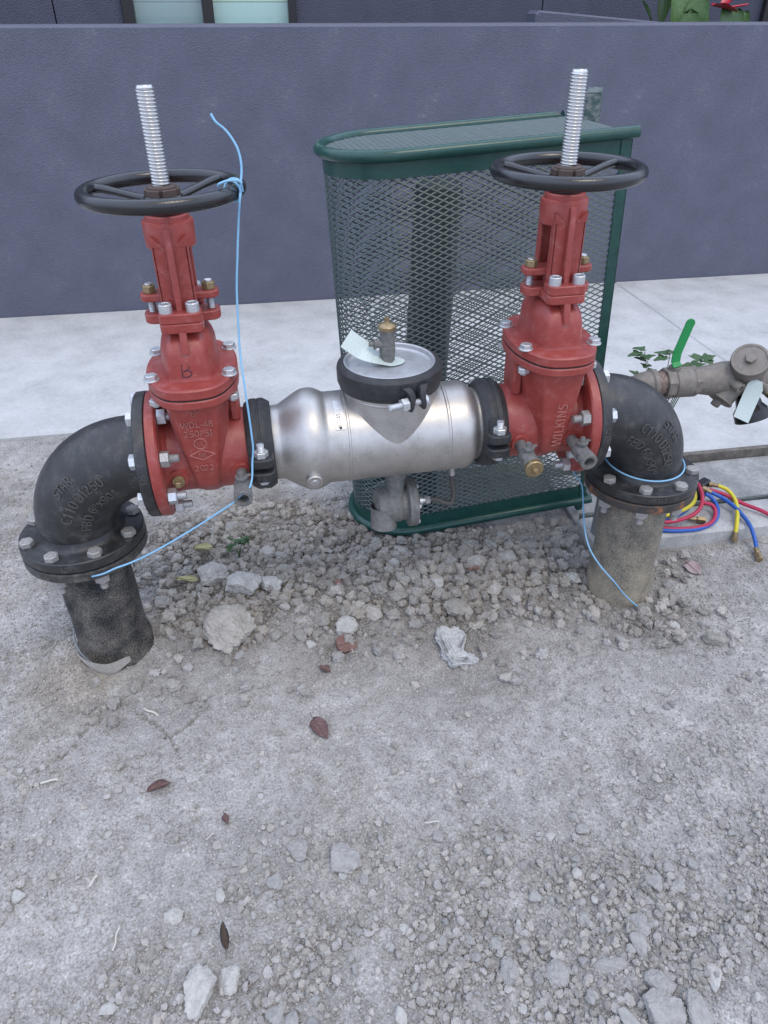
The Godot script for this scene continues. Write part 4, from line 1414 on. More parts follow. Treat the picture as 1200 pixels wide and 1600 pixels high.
# ---------------------------------------------------------------- small bronze backflow valve at the right
func build_small_valve() -> void:
	var root := thing("bronze_backflow_valve", "tarnished bronze backflow valve with a green lever, at the right edge", "valve", Vector3(0.728, 0.015, -0.2))
	var y := 0.525
	var e := Vector3(0, y, 0)
	var xa := Basis(Vector3(0, -1, 0), Vector3(1, 0, 0), Vector3(0, 0, 1))
	var g := G.new()
	g.tube([Vector3(0, -0.05, 0), Vector3(0, y - 0.06, 0)], 0.0302, 28)
	var riser_o := put("riser_pipe", g, M.galv, root)
	riser_o.set_meta("label", "thin riser behind the black elbow")
	g = G.new()
	var pts := []
	for k in 13:
		var a := PI / 2 * k / 12
		pts.append(Vector3(0.055 - cos(a) * 0.055, y - 0.055 + sin(a) * 0.055, 0))
	g.tube(pts, 0.0375, 32, false)
	g.lathe(Transform3D(xa, Vector3(0.05, y, 0)), [Vector2(0.0375, 0), Vector2(0.041, 0.004), Vector2(0.041, 0.016), Vector2(0.031, 0.018)], 32, 0.4)
	g.lathe(Transform3D(Basis(Vector3.RIGHT, PI), Vector3(0, y - 0.05, 0)), [Vector2(0.0375, 0), Vector2(0.041, 0.004), Vector2(0.041, 0.016), Vector2(0.031, 0.018)], 32, 0.4)
	put("pipe_elbow", g, M.bronze, root)
	g = G.new()
	g.lathe(Transform3D(xa, e), [Vector2(0.0335, 0.06), Vector2(0.0335, 0.1)], 32)
	put("nipple", g, M.rustpipe, root)
	g = G.new()
	g.prism(Transform3D(xa, e), PackedVector2Array(range(8).map(func(k): return Vector2(cos(TAU * (k + 0.5) / 8), sin(TAU * (k + 0.5) / 8)) * 0.043)), 0.092, 0.118, 0.002)
	g.lathe(Transform3D(xa, e), [Vector2(0.038, 0.118), Vector2(0.041, 0.121), Vector2(0.0415, 0.168), Vector2(0.039, 0.172)], 36, 0.5)
	g.prism(Transform3D(xa, e), PackedVector2Array(range(8).map(func(k): return Vector2(cos(TAU * (k + 0.5) / 8), sin(TAU * (k + 0.5) / 8)) * 0.042)), 0.171, 0.19, 0.002)
	g.lathe(at(0.118, y + 0.03, 0), [Vector2(0.016, 0), Vector2(0.016, 0.018), Vector2(0.01, 0.02), Vector2(0.01, 0.028), Vector2(0, 0.028)], 20, 0.4)
	var bv := put("ball_valve", g, M.bronze, root)
	g = G.new()
	var hp := [Vector3(0.118, y + 0.052, 0.012), Vector3(0.115, y + 0.062, 0.002), Vector3(0.115, y + 0.085, 0.0), Vector3(0.135, y + 0.165, -0.004)]
	for i in 3:
		var d: Vector3 = hp[i + 1] - hp[i]
		var t := along((hp[i] + hp[i + 1]) / 2, d)
		g.box(Transform3D(Basis(Vector3(1, 0, 0) - t.basis.y * t.basis.y.x, t.basis.y, Vector3(1, 0, 0).cross(t.basis.y)).orthonormalized(), t.origin), Vector3(0.026, d.length() + 0.002, 0.0045), 0.0015)
	g.lathe(along(hp[3], Vector3(0, 0, 1)), [Vector2(0, 0.0022), Vector2(0.0128, 0.0022), Vector2(0.0128, -0.0022), Vector2(0, -0.0022)], 20)
	put("lever", g, M.lever, bv)
	# check body
	g = G.new()
	g.lathe(Transform3D(xa, e), [Vector2(0.036, 0.188), Vector2(0.037, 0.2), Vector2(0.043, 0.235), Vector2(0.048, 0.27), Vector2(0.048, 0.37), Vector2(0.042, 0.41), Vector2(0.037, 0.44), Vector2(0.037, 0.5)], 36, 0.6)
	var cap_d := Vector3(-0.42, 0.75, 0.5).normalized()
	var cap_o := Vector3(0.335, y + 0.015, 0.01)
	g.lathe(along(cap_o, cap_d), [Vector2(0.043, -0.01), Vector2(0.045, 0.05), Vector2(0.049, 0.053), Vector2(0.049, 0.075)], 40, 0.5)
	# lower branch
	var dn := Vector3(-0.62, -0.75, 0.2).normalized()
	g.lathe(along(Vector3(0.3, y - 0.005, 0.01), dn), [Vector2(0.036, 0), Vector2(0.0355, 0.055), Vector2(0.038, 0.057), Vector2(0.038, 0.062), Vector2(0.034, 0.064), Vector2(0, 0.065)], 32, 0.5)
	g.lathe(along(Vector3(0.268, y + 0.012, 0.03), Vector3(0.35, -0.25, 1)), [Vector2(0.012, 0), Vector2(0.012, 0.025), Vector2(0.0145, 0.026), Vector2(0.0145, 0.045), Vector2(0.008, 0.046), Vector2(0.008, 0.04), Vector2(0, 0.04)], 18, 0.4)
	var cb := put("check_body", g, M.bronze, root)
	g = G.new()
	g.prism(along(Vector3(0.3, y - 0.005, 0.01) + dn * 0.064, dn), hex(0.013), 0, 0.018, 0.001)
	put("plug", g, M.bronze, cb)
	g = G.new()
	g.lathe(along(cap_o + cap_d * 0.075, cap_d), [Vector2(0.0485, -0.003), Vector2(0.0485, 0.004), Vector2(0.047, 0.0065), Vector2(0.041, 0.0065), Vector2(0.0395, 0.0045), Vector2(0.0, 0.0045)], 44, 0.3)
	g.prism(along(cap_o + cap_d * 0.079, cap_d), hex(0.0145), 0, 0.013, 0.0012)
	put("round_cap", g, M.bronze, cb)
	# funnel below and test cock with brass end
	g = G.new()
	var fd := Vector3(0.25, -0.9, 0.45).normalized()
	var fo := Vector3(0.345, y - 0.045, 0.02)
	g.lathe(along(fo, fd), [Vector2(0.03, 0), Vector2(0.034, 0.03), Vector2(0.045, 0.045), Vector2(0.046, 0.072), Vector2(0.043, 0.074), Vector2(0.041, 0.07), Vector2(0.036, 0.045), Vector2(0.0, 0.03)], 36, 0.5)
	put("drain_funnel", g, M.blackplastic, root)
	g = G.new()
	g.lathe(along(Vector3(0.355, y - 0.002, 0.04), Vector3(0.35, -0.3, 1)), [Vector2(0.012, 0), Vector2(0.012, 0.02), Vector2(0.014, 0.021), Vector2(0.014, 0.04), Vector2(0.0, 0.04)], 18, 0.4)
	var tc := put("test_cock", g, M.bronze, root)
	g = G.new()
	g.prism(along(Vector3(0.355, y - 0.002, 0.04), Vector3(0.35, -0.3, 1)), hex(0.0145), 0.038, 0.052, 0.0012)
	g.lathe(along(Vector3(0.355, y - 0.002, 0.04), Vector3(0.35, -0.3, 1)), [Vector2(0.008, 0.05), Vector2(0.008, 0.06), Vector2(0, 0.06)], 16)
	put("test_cock_cap", g, M.brass, tc)
	# far end, down to the ground outside the picture
	g = G.new()
	g.tube(curve([Vector3(0.49, y, 0), Vector3(0.6, y, 0), Vector3(0.65, y - 0.015, 0), Vector3(0.665, y - 0.07, 0), Vector3(0.665, -0.05, 0)], 5), 0.031, 24)
	var fp := put("riser_pipe", g, M.galv, root)
	fp.set_meta("label", "riser at the far end of the bronze valve")
	# test tag
	g = G.new()
	sheet(g, Vector3(1.052, 0.565, -0.125), Vector3(0.0165, -0.006, 0.012), Vector3(-0.032, -0.105, 0.02), 0.005, 6)
	var tg := put("inspection_tag", g, M.tagpaper)
	tag(tg, "pale green printed tag hanging from the small bronze valve", "tag")


func sheet(g: G, o: Vector3, wide: Vector3, tall: Vector3, bow: float, k: int) -> void:   # a thin bowed card
	var nn := wide.cross(tall).normalized()
	for i in k:
		for j in k:
			var c := []
			var m := []
			for q in [[0, 0], [1, 0], [1, 1], [0, 1]]:
				var u := float(i + q[0]) / k
				var v := float(j + q[1]) / k
				var w: float = 1.0 if v > 0.16 else 0.55 + v * 2.8
				c.append(o + wide * ((u - 0.5) * 2.0 * w) + tall * v + nn * (bow * (sin(v * 3.2) + 0.4 * sin(u * 3.0 + v * 4.0))))
				m.append((nn - tall.normalized() * cos(v * 3.2) * bow * 3.2 / tall.length()).normalized())
			g.quad(c[0], c[1], c[2], c[3], m[0], m[1], m[2], m[3])
			var d := nn * -0.0005
			g.quad(c[0] + d, c[1] + d, c[2] + d, c[3] + d, -m[0], -m[1], -m[2], -m[3])


# ---------------------------------------------------------------- hoses of the test gauge on the pad
func build_hoses() -> void:
	var root := thing("gauge_hoses", "tangle of red, yellow and blue test hoses with brass ends on the concrete pad", "hoses", Vector3.ZERO)
	var r := 0.0062
	var all := [
		[M.hose_yellow, "yellow hose hanging over the pad edge", [Vector3(1.172, 0.1, -0.316), Vector3(1.2, 0.092, -0.296), Vector3(1.209, 0.078, -0.26), Vector3(1.19, 0.07, -0.21), Vector3(1.16, 0.062, -0.16), Vector3(1.15, 0.035, -0.138)]],
		[M.hose_blue, "blue hose reaching down to the soil", [Vector3(1.14, 0.09, -0.298), Vector3(1.175, 0.078, -0.268), Vector3(1.19, 0.072, -0.212), Vector3(1.195, 0.058, -0.145), Vector3(1.194, 0.03, -0.1), Vector3(1.186, 0.016, -0.075)]],
		[M.hose_red, "red hose running off to the right", [Vector3(1.14, 0.09, -0.313), Vector3(1.187, 0.08, -0.291), Vector3(1.231, 0.068, -0.245), Vector3(1.283, 0.062, -0.185), Vector3(1.363, 0.03, -0.08), Vector3(1.436, 0.012, 0.02)]],
		[M.hose_red, "red loop beside the right flange", [Vector3(1.07, 0.1, -0.42), Vector3(1.085, 0.128, -0.315), Vector3(1.078, 0.125, -0.258), Vector3(1.059, 0.115, -0.214), Vector3(1.034, 0.098, -0.19), Vector3(0.988, 0.085, -0.178), Vector3(0.926, 0.078, -0.179), Vector3(0.85, 0.07, -0.215)]],
		[M.hose_red, "lowest red loop on the pad", [Vector3(0.85, 0.064, -0.22), Vector3(0.88, 0.062, -0.195), Vector3(0.925, 0.06, -0.172), Vector3(0.977, 0.06, -0.16), Vector3(1.029, 0.06, -0.158), Vector3(1.079, 0.062, -0.172), Vector3(1.116, 0.065, -0.21), Vector3(1.121, 0.075, -0.242), Vector3(1.09, 0.085, -0.25)]],
		[M.hose_yellow, "yellow loop beside the right flange", [Vector3(1.06, 0.09, -0.405), Vector3(1.074, 0.112, -0.313), Vector3(1.066, 0.105, -0.264), Vector3(1.046, 0.092, -0.239), Vector3(1.002, 0.082, -0.222), Vector3(0.946, 0.078, -0.212), Vector3(0.86, 0.072, -0.235)]],
		[M.hose_blue, "blue loop beside the right flange", [Vector3(1.05, 0.09, -0.367), Vector3(1.06, 0.096, -0.296), Vector3(1.046, 0.086, -0.252), Vector3(1.016, 0.073, -0.228), Vector3(0.947, 0.064, -0.214), Vector3(0.87, 0.058, -0.245)]],
		[M.hose_blue, "lowest blue loop on the pad", [Vector3(0.85, 0.058, -0.2), Vector3(0.921, 0.057, -0.165), Vector3(0.969, 0.057, -0.155), Vector3(1.036, 0.057, -0.155), Vector3(1.1, 0.058, -0.184), Vector3(1.139, 0.065, -0.235), Vector3(1.137, 0.08, -0.276), Vector3(1.12, 0.09, -0.29)]]]
	for h in all:
		var g := G.new()
		var c := curve(h[2], 8)
		g.tube(c, r, 12)
		var o := put("hose", g, h[0], root)
		o.set_meta("label", h[1])
	for q in [[Vector3(1.15, 0.035, -0.138), Vector3(1.147, 0.012, -0.13)], [Vector3(1.186, 0.016, -0.075), Vector3(1.17, 0.012, -0.03)], [Vector3(1.025, 0.064, -0.203), Vector3(1.068, 0.062, -0.186)], [Vector3(1.172, 0.1, -0.316), Vector3(1.152, 0.098, -0.328)], [Vector3(1.14, 0.09, -0.298), Vector3(1.12, 0.095, -0.315)], [Vector3(1.14, 0.09, -0.313), Vector3(1.122, 0.094, -0.325)]]:
		var d: Vector3 = q[1] - q[0]
		var l := d.length()
		var g := G.new()
		g.lathe(along(q[0], d), [Vector2(0.006, -0.006), Vector2(0.0075, -0.005), Vector2(0.0075, l * 0.35), Vector2(0.006, l * 0.4), Vector2(0.006, l * 0.48)], 16, 0.4)
		g.prism(along(q[0], d), hex(0.0105), l * 0.46, l, 0.001)
		put("hose_end", g, M.brass, root)
	var g := G.new()
	g.box(Transform3D(Basis(Vector3.UP, 0.5), Vector3(1.135, 0.098, -0.335)), Vector3(0.05, 0.024, 0.03), 0.004)
	g.box(Transform3D(Basis(Vector3.UP, 0.5), Vector3(1.11, 0.1, -0.325)), Vector3(0.02, 0.018, 0.022), 0.003)
	g.box(at(1.12, 0.066, -0.335), Vector3(0.05, 0.046, 0.04), 0.004)
	put("manifold", g, M.blackplastic, root)
	g = G.new()
	g.lathe(Transform3D(Basis(Vector3.RIGHT, 1.1), Vector3(0.98, 0.1, -0.27)), [Vector2(0, -0.02), Vector2(0.038, -0.02), Vector2(0.041, -0.015), Vector2(0.041, 0.01), Vector2(0.037, 0.013), Vector2(0.034, 0.01), Vector2(0, 0.01)], 36, 0.4)
	g.box(at(0.98, 0.07, -0.28), Vector3(0.05, 0.04, 0.03), 0.004)
	put("gauge", g, M.blackplastic, root)


# ---------------------------------------------------------------- blue wire, tags and other loose bits on the assembly
func build_bits() -> void:
	var g := G.new()
	var w := 0.0021
	g.tube(curve([Vector3(-0.296, 1.237, 0.03), Vector3(-0.289, 1.225, 0.035), Vector3(-0.274, 1.212, 0.035), Vector3(-0.262, 1.195, 0.04), Vector3(-0.255, 1.178, 0.045), Vector3(-0.253, 1.154, 0.05), Vector3(-0.257, 1.13, 0.058), Vector3(-0.262, 1.104, 0.076), Vector3(-0.268, 1.067, 0.066), Vector3(-0.277, 1.004, 0.064), Vector3(-0.285, 0.944, 0.066), Vector3(-0.289, 0.885, 0.075), Vector3(-0.292, 0.825, 0.09), Vector3(-0.29, 0.765, 0.12), Vector3(-0.288, 0.715, 0.128), Vector3(-0.287, 0.669, 0.134), Vector3(-0.287, 0.634, 0.136), Vector3(-0.292, 0.6, 0.138), Vector3(-0.296, 0.57, 0.15), Vector3(-0.306, 0.552, 0.166), Vector3(-0.322, 0.545, 0.172), Vector3(-0.34, 0.528, 0.172), Vector3(-0.368, 0.508, 0.168), Vector3(-0.42, 0.473, 0.164), Vector3(-0.479, 0.437, 0.16), Vector3(-0.532, 0.407, 0.157), Vector3(-0.577, 0.386, 0.154), Vector3(-0.613, 0.372, 0.15), Vector3(-0.644, 0.357, 0.146), Vector3(-0.678, 0.341, 0.13), Vector3(-0.715, 0.322, 0.1), Vector3(-0.76, 0.316, 0.07), Vector3(-0.788, 0.31, 0.02)], 5), w, 10)
	# hitch round the wheel rim
	var cx := Vector3(-0.271, 1.118, 0.055)
	var hitch := []
	for k in 15:
		var a := TAU * k / 12.0 + 0.6
		hitch.append(cx + Vector3(0.92, 0, 0.4) * cos(a) * 0.0175 + Vector3(0, 1, 0) * sin(a) * 0.0185 + Vector3(-0.4, 0, 0.92) * (k * 0.0016 - 0.008))
	g.tube(curve(hitch, 3), w, 10)
	g.tube(curve([cx + Vector3(0.016, 0.0, 0.012), cx + Vector3(0.012, 0.018, 0.022), cx + Vector3(-0.006, 0.021, 0.028), cx + Vector3(-0.022, 0.017, 0.03), cx + Vector3(-0.026, 0.012, 0.026)], 5), w, 10)
	var o := put("blue_wire", g, M.wire)
	tag(o, "light blue wire tied to the left handwheel and trailing down to the left riser", "wire")
	g = G.new()
	var ring := []
	for k in 41:
		var a := TAU * k / 40.0 * 0.62 + 2.35
		ring.append(Vector3(-0.698 + cos(a - 1.1) * 0.0935, 0.07 + 0.045 * cos(a * 1.0 + 0.6), sin(a - 1.1) * 0.0935))
	g.tube(ring, w, 8)
	o = put("blue_wire", g, M.wire_grey)
	tag(o, "dusty wire looped low round the foot of the left riser", "wire")
	# right-hand wire: round the neck of the elbow, then down to the soil
	g = G.new()
	ring = []
	for k in 33:
		var a := lerpf(-0.55, 3.75, k / 32.0)
		ring.append(Vector3(0.69 + cos(a) * 0.1015, 0.437 - 0.006 * sin(a) - 0.008 * cos(a * 0.5), sin(a) * 0.1005))
	ring.append_array([Vector3(0.58, 0.43, -0.085), Vector3(0.556, 0.395, -0.11), Vector3(0.56, 0.34, -0.12), Vector3(0.585, 0.3, -0.1), Vector3(0.566, 0.267, -0.03), Vector3(0.55, 0.24, 0.03), Vector3(0.552, 0.21, 0.07), Vector3(0.575, 0.173, 0.1), Vector3(0.62, 0.12, 0.112), Vector3(0.665, 0.06, 0.1), Vector3(0.711, 0.012, 0.1)])
	g.tube(curve(ring, 4), w, 10)
	o = put("blue_wire", g, M.wire)
	tag(o, "light blue wire wound round the right elbow and hanging to the soil", "wire")
	# tag under the test cock on the lid
	g = G.new()
	var yl := AXIS + 0.176
	for i in 18:
		var u0 := i / 18.0
		var u1 := (i + 1) / 18.0
		var c := []
		for u: float in [u0, u1]:
			var bend := smoothstep(0.3, 0.75, u)
			var mid := Vector3(0.058 - u * 0.128, yl + 0.058 * pow(maxf(0.0, u - 0.28) / 0.72, 1.35), 0.006 - 0.004 * u)
			var wd: float = 0.027 * (1.0 if u > 0.3 else sqrt(maxf(0.02, 1.0 - pow((0.3 - u) / 0.3, 2.0))))
			var wv := Vector3(0.0, 0.0, -1.0).lerp(Vector3(0.5, 0.5, -0.45), bend) * wd
			c.append([mid - wv, mid + wv])
		g.flat(c[0][0], c[1][0], c[1][1], c[0][1], Vector3.UP)
		var d := Vector3(0, -0.0006, 0)
		g.flat(c[0][0] + d, c[1][0] + d, c[1][1] + d, c[0][1] + d, Vector3.DOWN)
	o = put("inspection_tag", g, M.tagpaper)
	tag(o, "pale printed tag curling up round the test cock on the lid", "tag")
	# torn tape at the foot of the left riser
	g = G.new()
	for st in [[[Vector3(-0.778, 0.066, 0.075), Vector3(-0.742, 0.05, 0.108), Vector3(-0.695, 0.04, 0.118), Vector3(-0.645, 0.058, 0.108)], 0.027], [[Vector3(-0.765, 0.045, 0.098), Vector3(-0.748, 0.03, 0.13), Vector3(-0.728, 0.022, 0.165)], 0.01]]:
		var c := curve(st[0], 6)
		for i in c.size() - 1:
			var h0: float = st[1] * sin(PI * (0.08 + 0.84 * float(i) / c.size()))
			var h1: float = st[1] * sin(PI * (0.08 + 0.84 * float(i + 1) / c.size()))
			var sl := Vector3(0, 1, 0.35)
			g.flat(c[i] - sl * h0, c[i + 1] - sl * h1, c[i + 1] + sl * h1, c[i] + sl * h0, Vector3(0, 0, 1))
			var d := Vector3(0, 0, -0.0008)
			g.flat(c[i] - sl * h0 + d, c[i + 1] - sl * h1 + d, c[i + 1] + sl * h1 + d, c[i] + sl * h0 + d, Vector3(0, 0, -1))
	o = put("torn_tape", g, M.tape)
	tag(o, "torn strip of pale tape at the foot of the left riser", "tape")


# ---------------------------------------------------------------- walk, pad, walls, window, plants
func slab(called: String, x0: float, x1: float, z0: float, z1: float, y0: float, y1: float, material: Material, bevel := 0.004) -> MeshInstance3D:
	var g := G.new()
	g.box(Transform3D.IDENTITY, Vector3(x1 - x0, y1 - y0, z1 - z0), bevel)
	var o := struct(called, g, material)
	o.position = Vector3((x0 + x1) / 2, (y0 + y1) / 2, (z0 + z1) / 2)
	return o


func build_setting() -> void:
	# concrete walk in three pours
	slab("concrete_walk", -9.0, 0.34, -2.632, -1.232, -0.12, 0.018, M.concrete, 0.008)
	slab("concrete_walk", 0.344, 1.884, -2.632, -0.625, -0.12, 0.022, M.concrete, 0.006)
	slab("concrete_walk", 1.888, 10.0, -2.632, -0.625, -0.12, 0.022, M.concrete, 0.006)
	slab("lower_slab", 0.7, 4.0, -0.598, -0.302, -0.15, 0.012, M.concrete_dark, 0.003)
	slab("concrete_pad", 0.69, 4.0, -0.288, -0.148, -0.15, 0.05, M.concrete_pad, 0.008)
	var g := G.new()
	g.box(Transform3D.IDENTITY, Vector3(3.3, 0.11, 0.021), 0.002)
	var o := put("form_board", g, M.board)
	o.position = Vector3(2.35, -0.01, -0.612)
	tag(o, "weathered wooden form board along the edge of the concrete walk", "board", "boards set in the concrete")
	g = G.new()
	g.box(Transform3D.IDENTITY, Vector3(3.3, 0.12, 0.011), 0.001)
	o = put("form_board", g, M.board_green)
	o.position = Vector3(2.35, -0.006, -0.295)
	tag(o, "dark greenish strip between the pad and the lower slab", "board", "boards set in the concrete")
	# free-standing wall
	g = G.new()
	g.box(at(0, 0, 0), Vector3(19.0, 1.45, 0.2), 0.012)
	o = put("low_wall", g, M.stucco)
	o.position = Vector3(0.5, 1.322 - 0.725, -2.732)
	tag(o, "long blue grey stucco wall behind the assembly", "wall")
	# courtyard floor behind it
	slab("courtyard_floor", -9.0, 10.0, -4.29, -2.84, -0.12, 0.3, M.concrete)
	# ramp wall with a falling top
	g = G.new()
	g.prism(Transform3D(Basis(Vector3(1, 0, 0), Vector3(0, 0, 1), Vector3(0, 1, 0)), Vector3.ZERO), PackedVector2Array([Vector2(1.43, 0.2), Vector2(1.43, 1.355), Vector2(1.45, 1.371), Vector2(3.2, 1.24), Vector2(3.2, 0.2)]), -3.36, -3.2, 0.008)
	o = put("ramp_wall", g, M.stucco)
	tag(o, "short stucco wall with a sloping top behind the long wall", "wall")
	# house
	var h := thing("house", "blue grey house with a window rising behind the long wall", "building", Vector3(0, 0.2, -4.3))
	for q in [[-9.0, -1.312], [-1.304, -0.9]]:
		wall_piece(h, q[0], q[1], 0.0, 3.6)
	wall_piece(h, 0.19, 1.862, 0.0, 3.6)
	wall_piece(h, 1.87, 3.52, 0.0, 3.6)
	wall_piece(h, 4.6, 10.0, 0.0, 3.6)
	wall_piece(h, -0.9, 0.19, 0.0, 0.6)
	wall_piece(h, -0.9, 0.19, 2.3, 3.6)
	wall_piece(h, 3.52, 4.6, 2.3, 3.6)
	g = G.new()
	g.box(at(0.5, 1.8, -0.62), Vector3(19.0, 3.6, 0.05), 0.004)
	put("inner_wall", g, M.dark_room, h)
	g = G.new()
	g.box(at(0.5, 3.64, -0.3), Vector3(19.2, 0.08, 0.8), 0.004)
	put("roof_edge", g, M.frame, h)
	var wn := G.new()
	for q in [[-0.86, 0.07], [-0.37, 0.07], [0.165, 0.05]]:
		wn.box(at(q[0], 1.45, 0.0), Vector3(q[1], 1.7, 0.09), 0.004)
	for yy in [0.62, 2.28]:
		wn.box(at(-0.355, yy, 0.001), Vector3(1.09, 0.05, 0.086), 0.004)
	var wf := put("window", wn, M.frame, h)
	for q in [[-0.825, -0.405, M.blind_grey], [-0.335, 0.14, M.blind_mint]]:
		g = G.new()
		g.box(at((q[0] + q[1]) / 2, 1.45, -0.01), Vector3(q[1] - q[0] + 0.01, 1.66, 0.005), 0.001)
		put("pane", g, M.glass, wf)
		g = G.new()
		g.box(at((q[0] + q[1]) / 2, 0.9, -0.05), Vector3(q[1] - q[0] + 0.06, 0.62, 0.003), 0.001)
		put("blind", g, q[2], wf)
	g = G.new()
	g.box(at(-0.09, 1.75, -0.052), Vector3(0.56, 1.07, 0.003), 0.001)
	put("upper_blind", g, M.blind_lime, wf)
	g = G.new()
	g.box(at(-0.61, 1.75, -0.052), Vector3(0.5, 1.07, 0.003), 0.001)
	put("upper_blind", g, M.blind_grey, wf)
	g = G.new()
	g.box(at(3.55, 1.15, 0.0), Vector3(0.09, 2.3, 0.1), 0.004)
	g.box(at(4.56, 1.15, 0.0), Vector3(0.09, 2.3, 0.1), 0.004)
	g.box(at(4.055, 2.27, 0.001), Vector3(0.93, 0.07, 0.096), 0.004)
	g.box(at(4.055, 1.1, -0.02), Vector3(0.95, 2.2, 0.04), 0.004)
	put("door", g, M.frame, h)
	# potted plants between the walls
	var pl := thing("leafy_plant", "broad leaved green plant showing over the wall", "plant", Vector3(2.5, 0.3, -3.65), "plants behind the wall")
	pot(pl)
	for q in [[-0.03, 1.05, 0.08, 0.13, 0.1, 0.25], [0.06, 1.1, 0.05, 0.15, 0.05, -0.2], [0.0, 1.22, 0.0, 0.14, 0.0, 0.1], [0.09, 1.02, 0.1, 0.12, 0.25, -0.5], [-0.2, 1.06, 0.02, 0.07, -0.3, 1.2], [0.1, 1.25, -0.02, 0.12, 0.1, -0.4], [-0.08, 1.12, -0.05, 0.12, 0.2, 0.5], [0.03, 0.93, 0.13, 0.13, 0.3, 0.0]]:
		big_leaf(pl, Vector3(q[0], q[1], q[2]), q[3], q[4], q[5])
	var fl := thing("flowering_plant", "plant with a red waxy flower showing over the wall", "plant", Vector3(2.79, 0.3, -3.65), "plants behind the wall")
	pot(fl)
	for q in [[0.02, 1.0, 0.06, 0.085, 0.1, 0.2], [0.11, 0.99, 0.04, 0.08, 0.15, -0.5], [-0.13, 1.0, 0.0, 0.07, 0.1, 0.9], [0.19, 1.0, 0.0, 0.06, 0.1, -0.7], [-0.04, 0.97, -0.06, 0.08, 0.1, 0.5]]:
		big_leaf(fl, Vector3(q[0], q[1], q[2]), q[3], q[4], q[5])
	g = G.new()
	g.tube(curve([Vector3(0, 0.5, 0), Vector3(0.01, 0.8, 0.02), Vector3(0.02, 1.07, 0.05)], 5), 0.005, 8)
	put("flower_stalk", g, M.plant_green, fl)
	var sp := leaf_mesh(0.17, 0.065, 0.4, 0.5)
	put("flower", sp, M.flower, fl, Transform3D(Basis(Vector3.UP, 1.3) * Basis(Vector3.RIGHT, 0.2), Vector3(0.0, 1.075, 0.06)))
	put("flower", leaf_mesh(0.11, 0.045, 0.5, 0.5), M.flower, fl, Transform3D(Basis(Vector3.UP, 1.9) * Basis(Vector3.RIGHT, -0.6), Vector3(0.03, 1.11, 0.05)))
	g = G.new()
	g.tube([Vector3(0.04, 1.085, 0.06), Vector3(0.15, 1.1, 0.07)], [0.008, 0.005], 10)
	put("spadix", g, M.flower, fl)


func pot(o: Node3D) -> void:
	var g := G.new()
	g.lathe(Transform3D.IDENTITY, [Vector2(0, 0), Vector2(0.11, 0), Vector2(0.15, 0.3), Vector2(0.16, 0.3), Vector2(0.16, 0.34), Vector2(0.145, 0.34), Vector2(0.14, 0.3), Vector2(0, 0.3)], 32, 0.4)
	put("pot", g, M.frame, o)


func big_leaf(o: Node3D, p: Vector3, s: float, pitch: float, turn: float) -> void:
	var l := leaf_mesh(s * 2.3, s * 0.62, 0.35, 0.55)
	put("leaf", l, M.plant_green, o, Transform3D(Basis(Vector3.UP, turn) * Basis(Vector3.RIGHT, 1.25 + pitch), p))
	var g := G.new()
	g.tube(curve([Vector3(p.x * 0.2, 0.3, p.z * 0.2), Vector3(p.x * 0.6, 0.3 + (p.y - s - 0.3) * 0.6, p.z * 0.6), p + Vector3(0, -s, 0)], 5), 0.0045, 7)
	put("stem", g, M.plant_green, o)


func wall_piece(h: Node3D, x0: float, x1: float, y0: float, y1: float) -> void:
	var g := G.new()
	g.box(Transform3D.IDENTITY, Vector3(x1 - x0, y1 - y0, 0.1), 0.002)
	put("wall_panel", g, M.stucco_house, h, at((x0 + x1) / 2, (y0 + y1) / 2, -0.05))


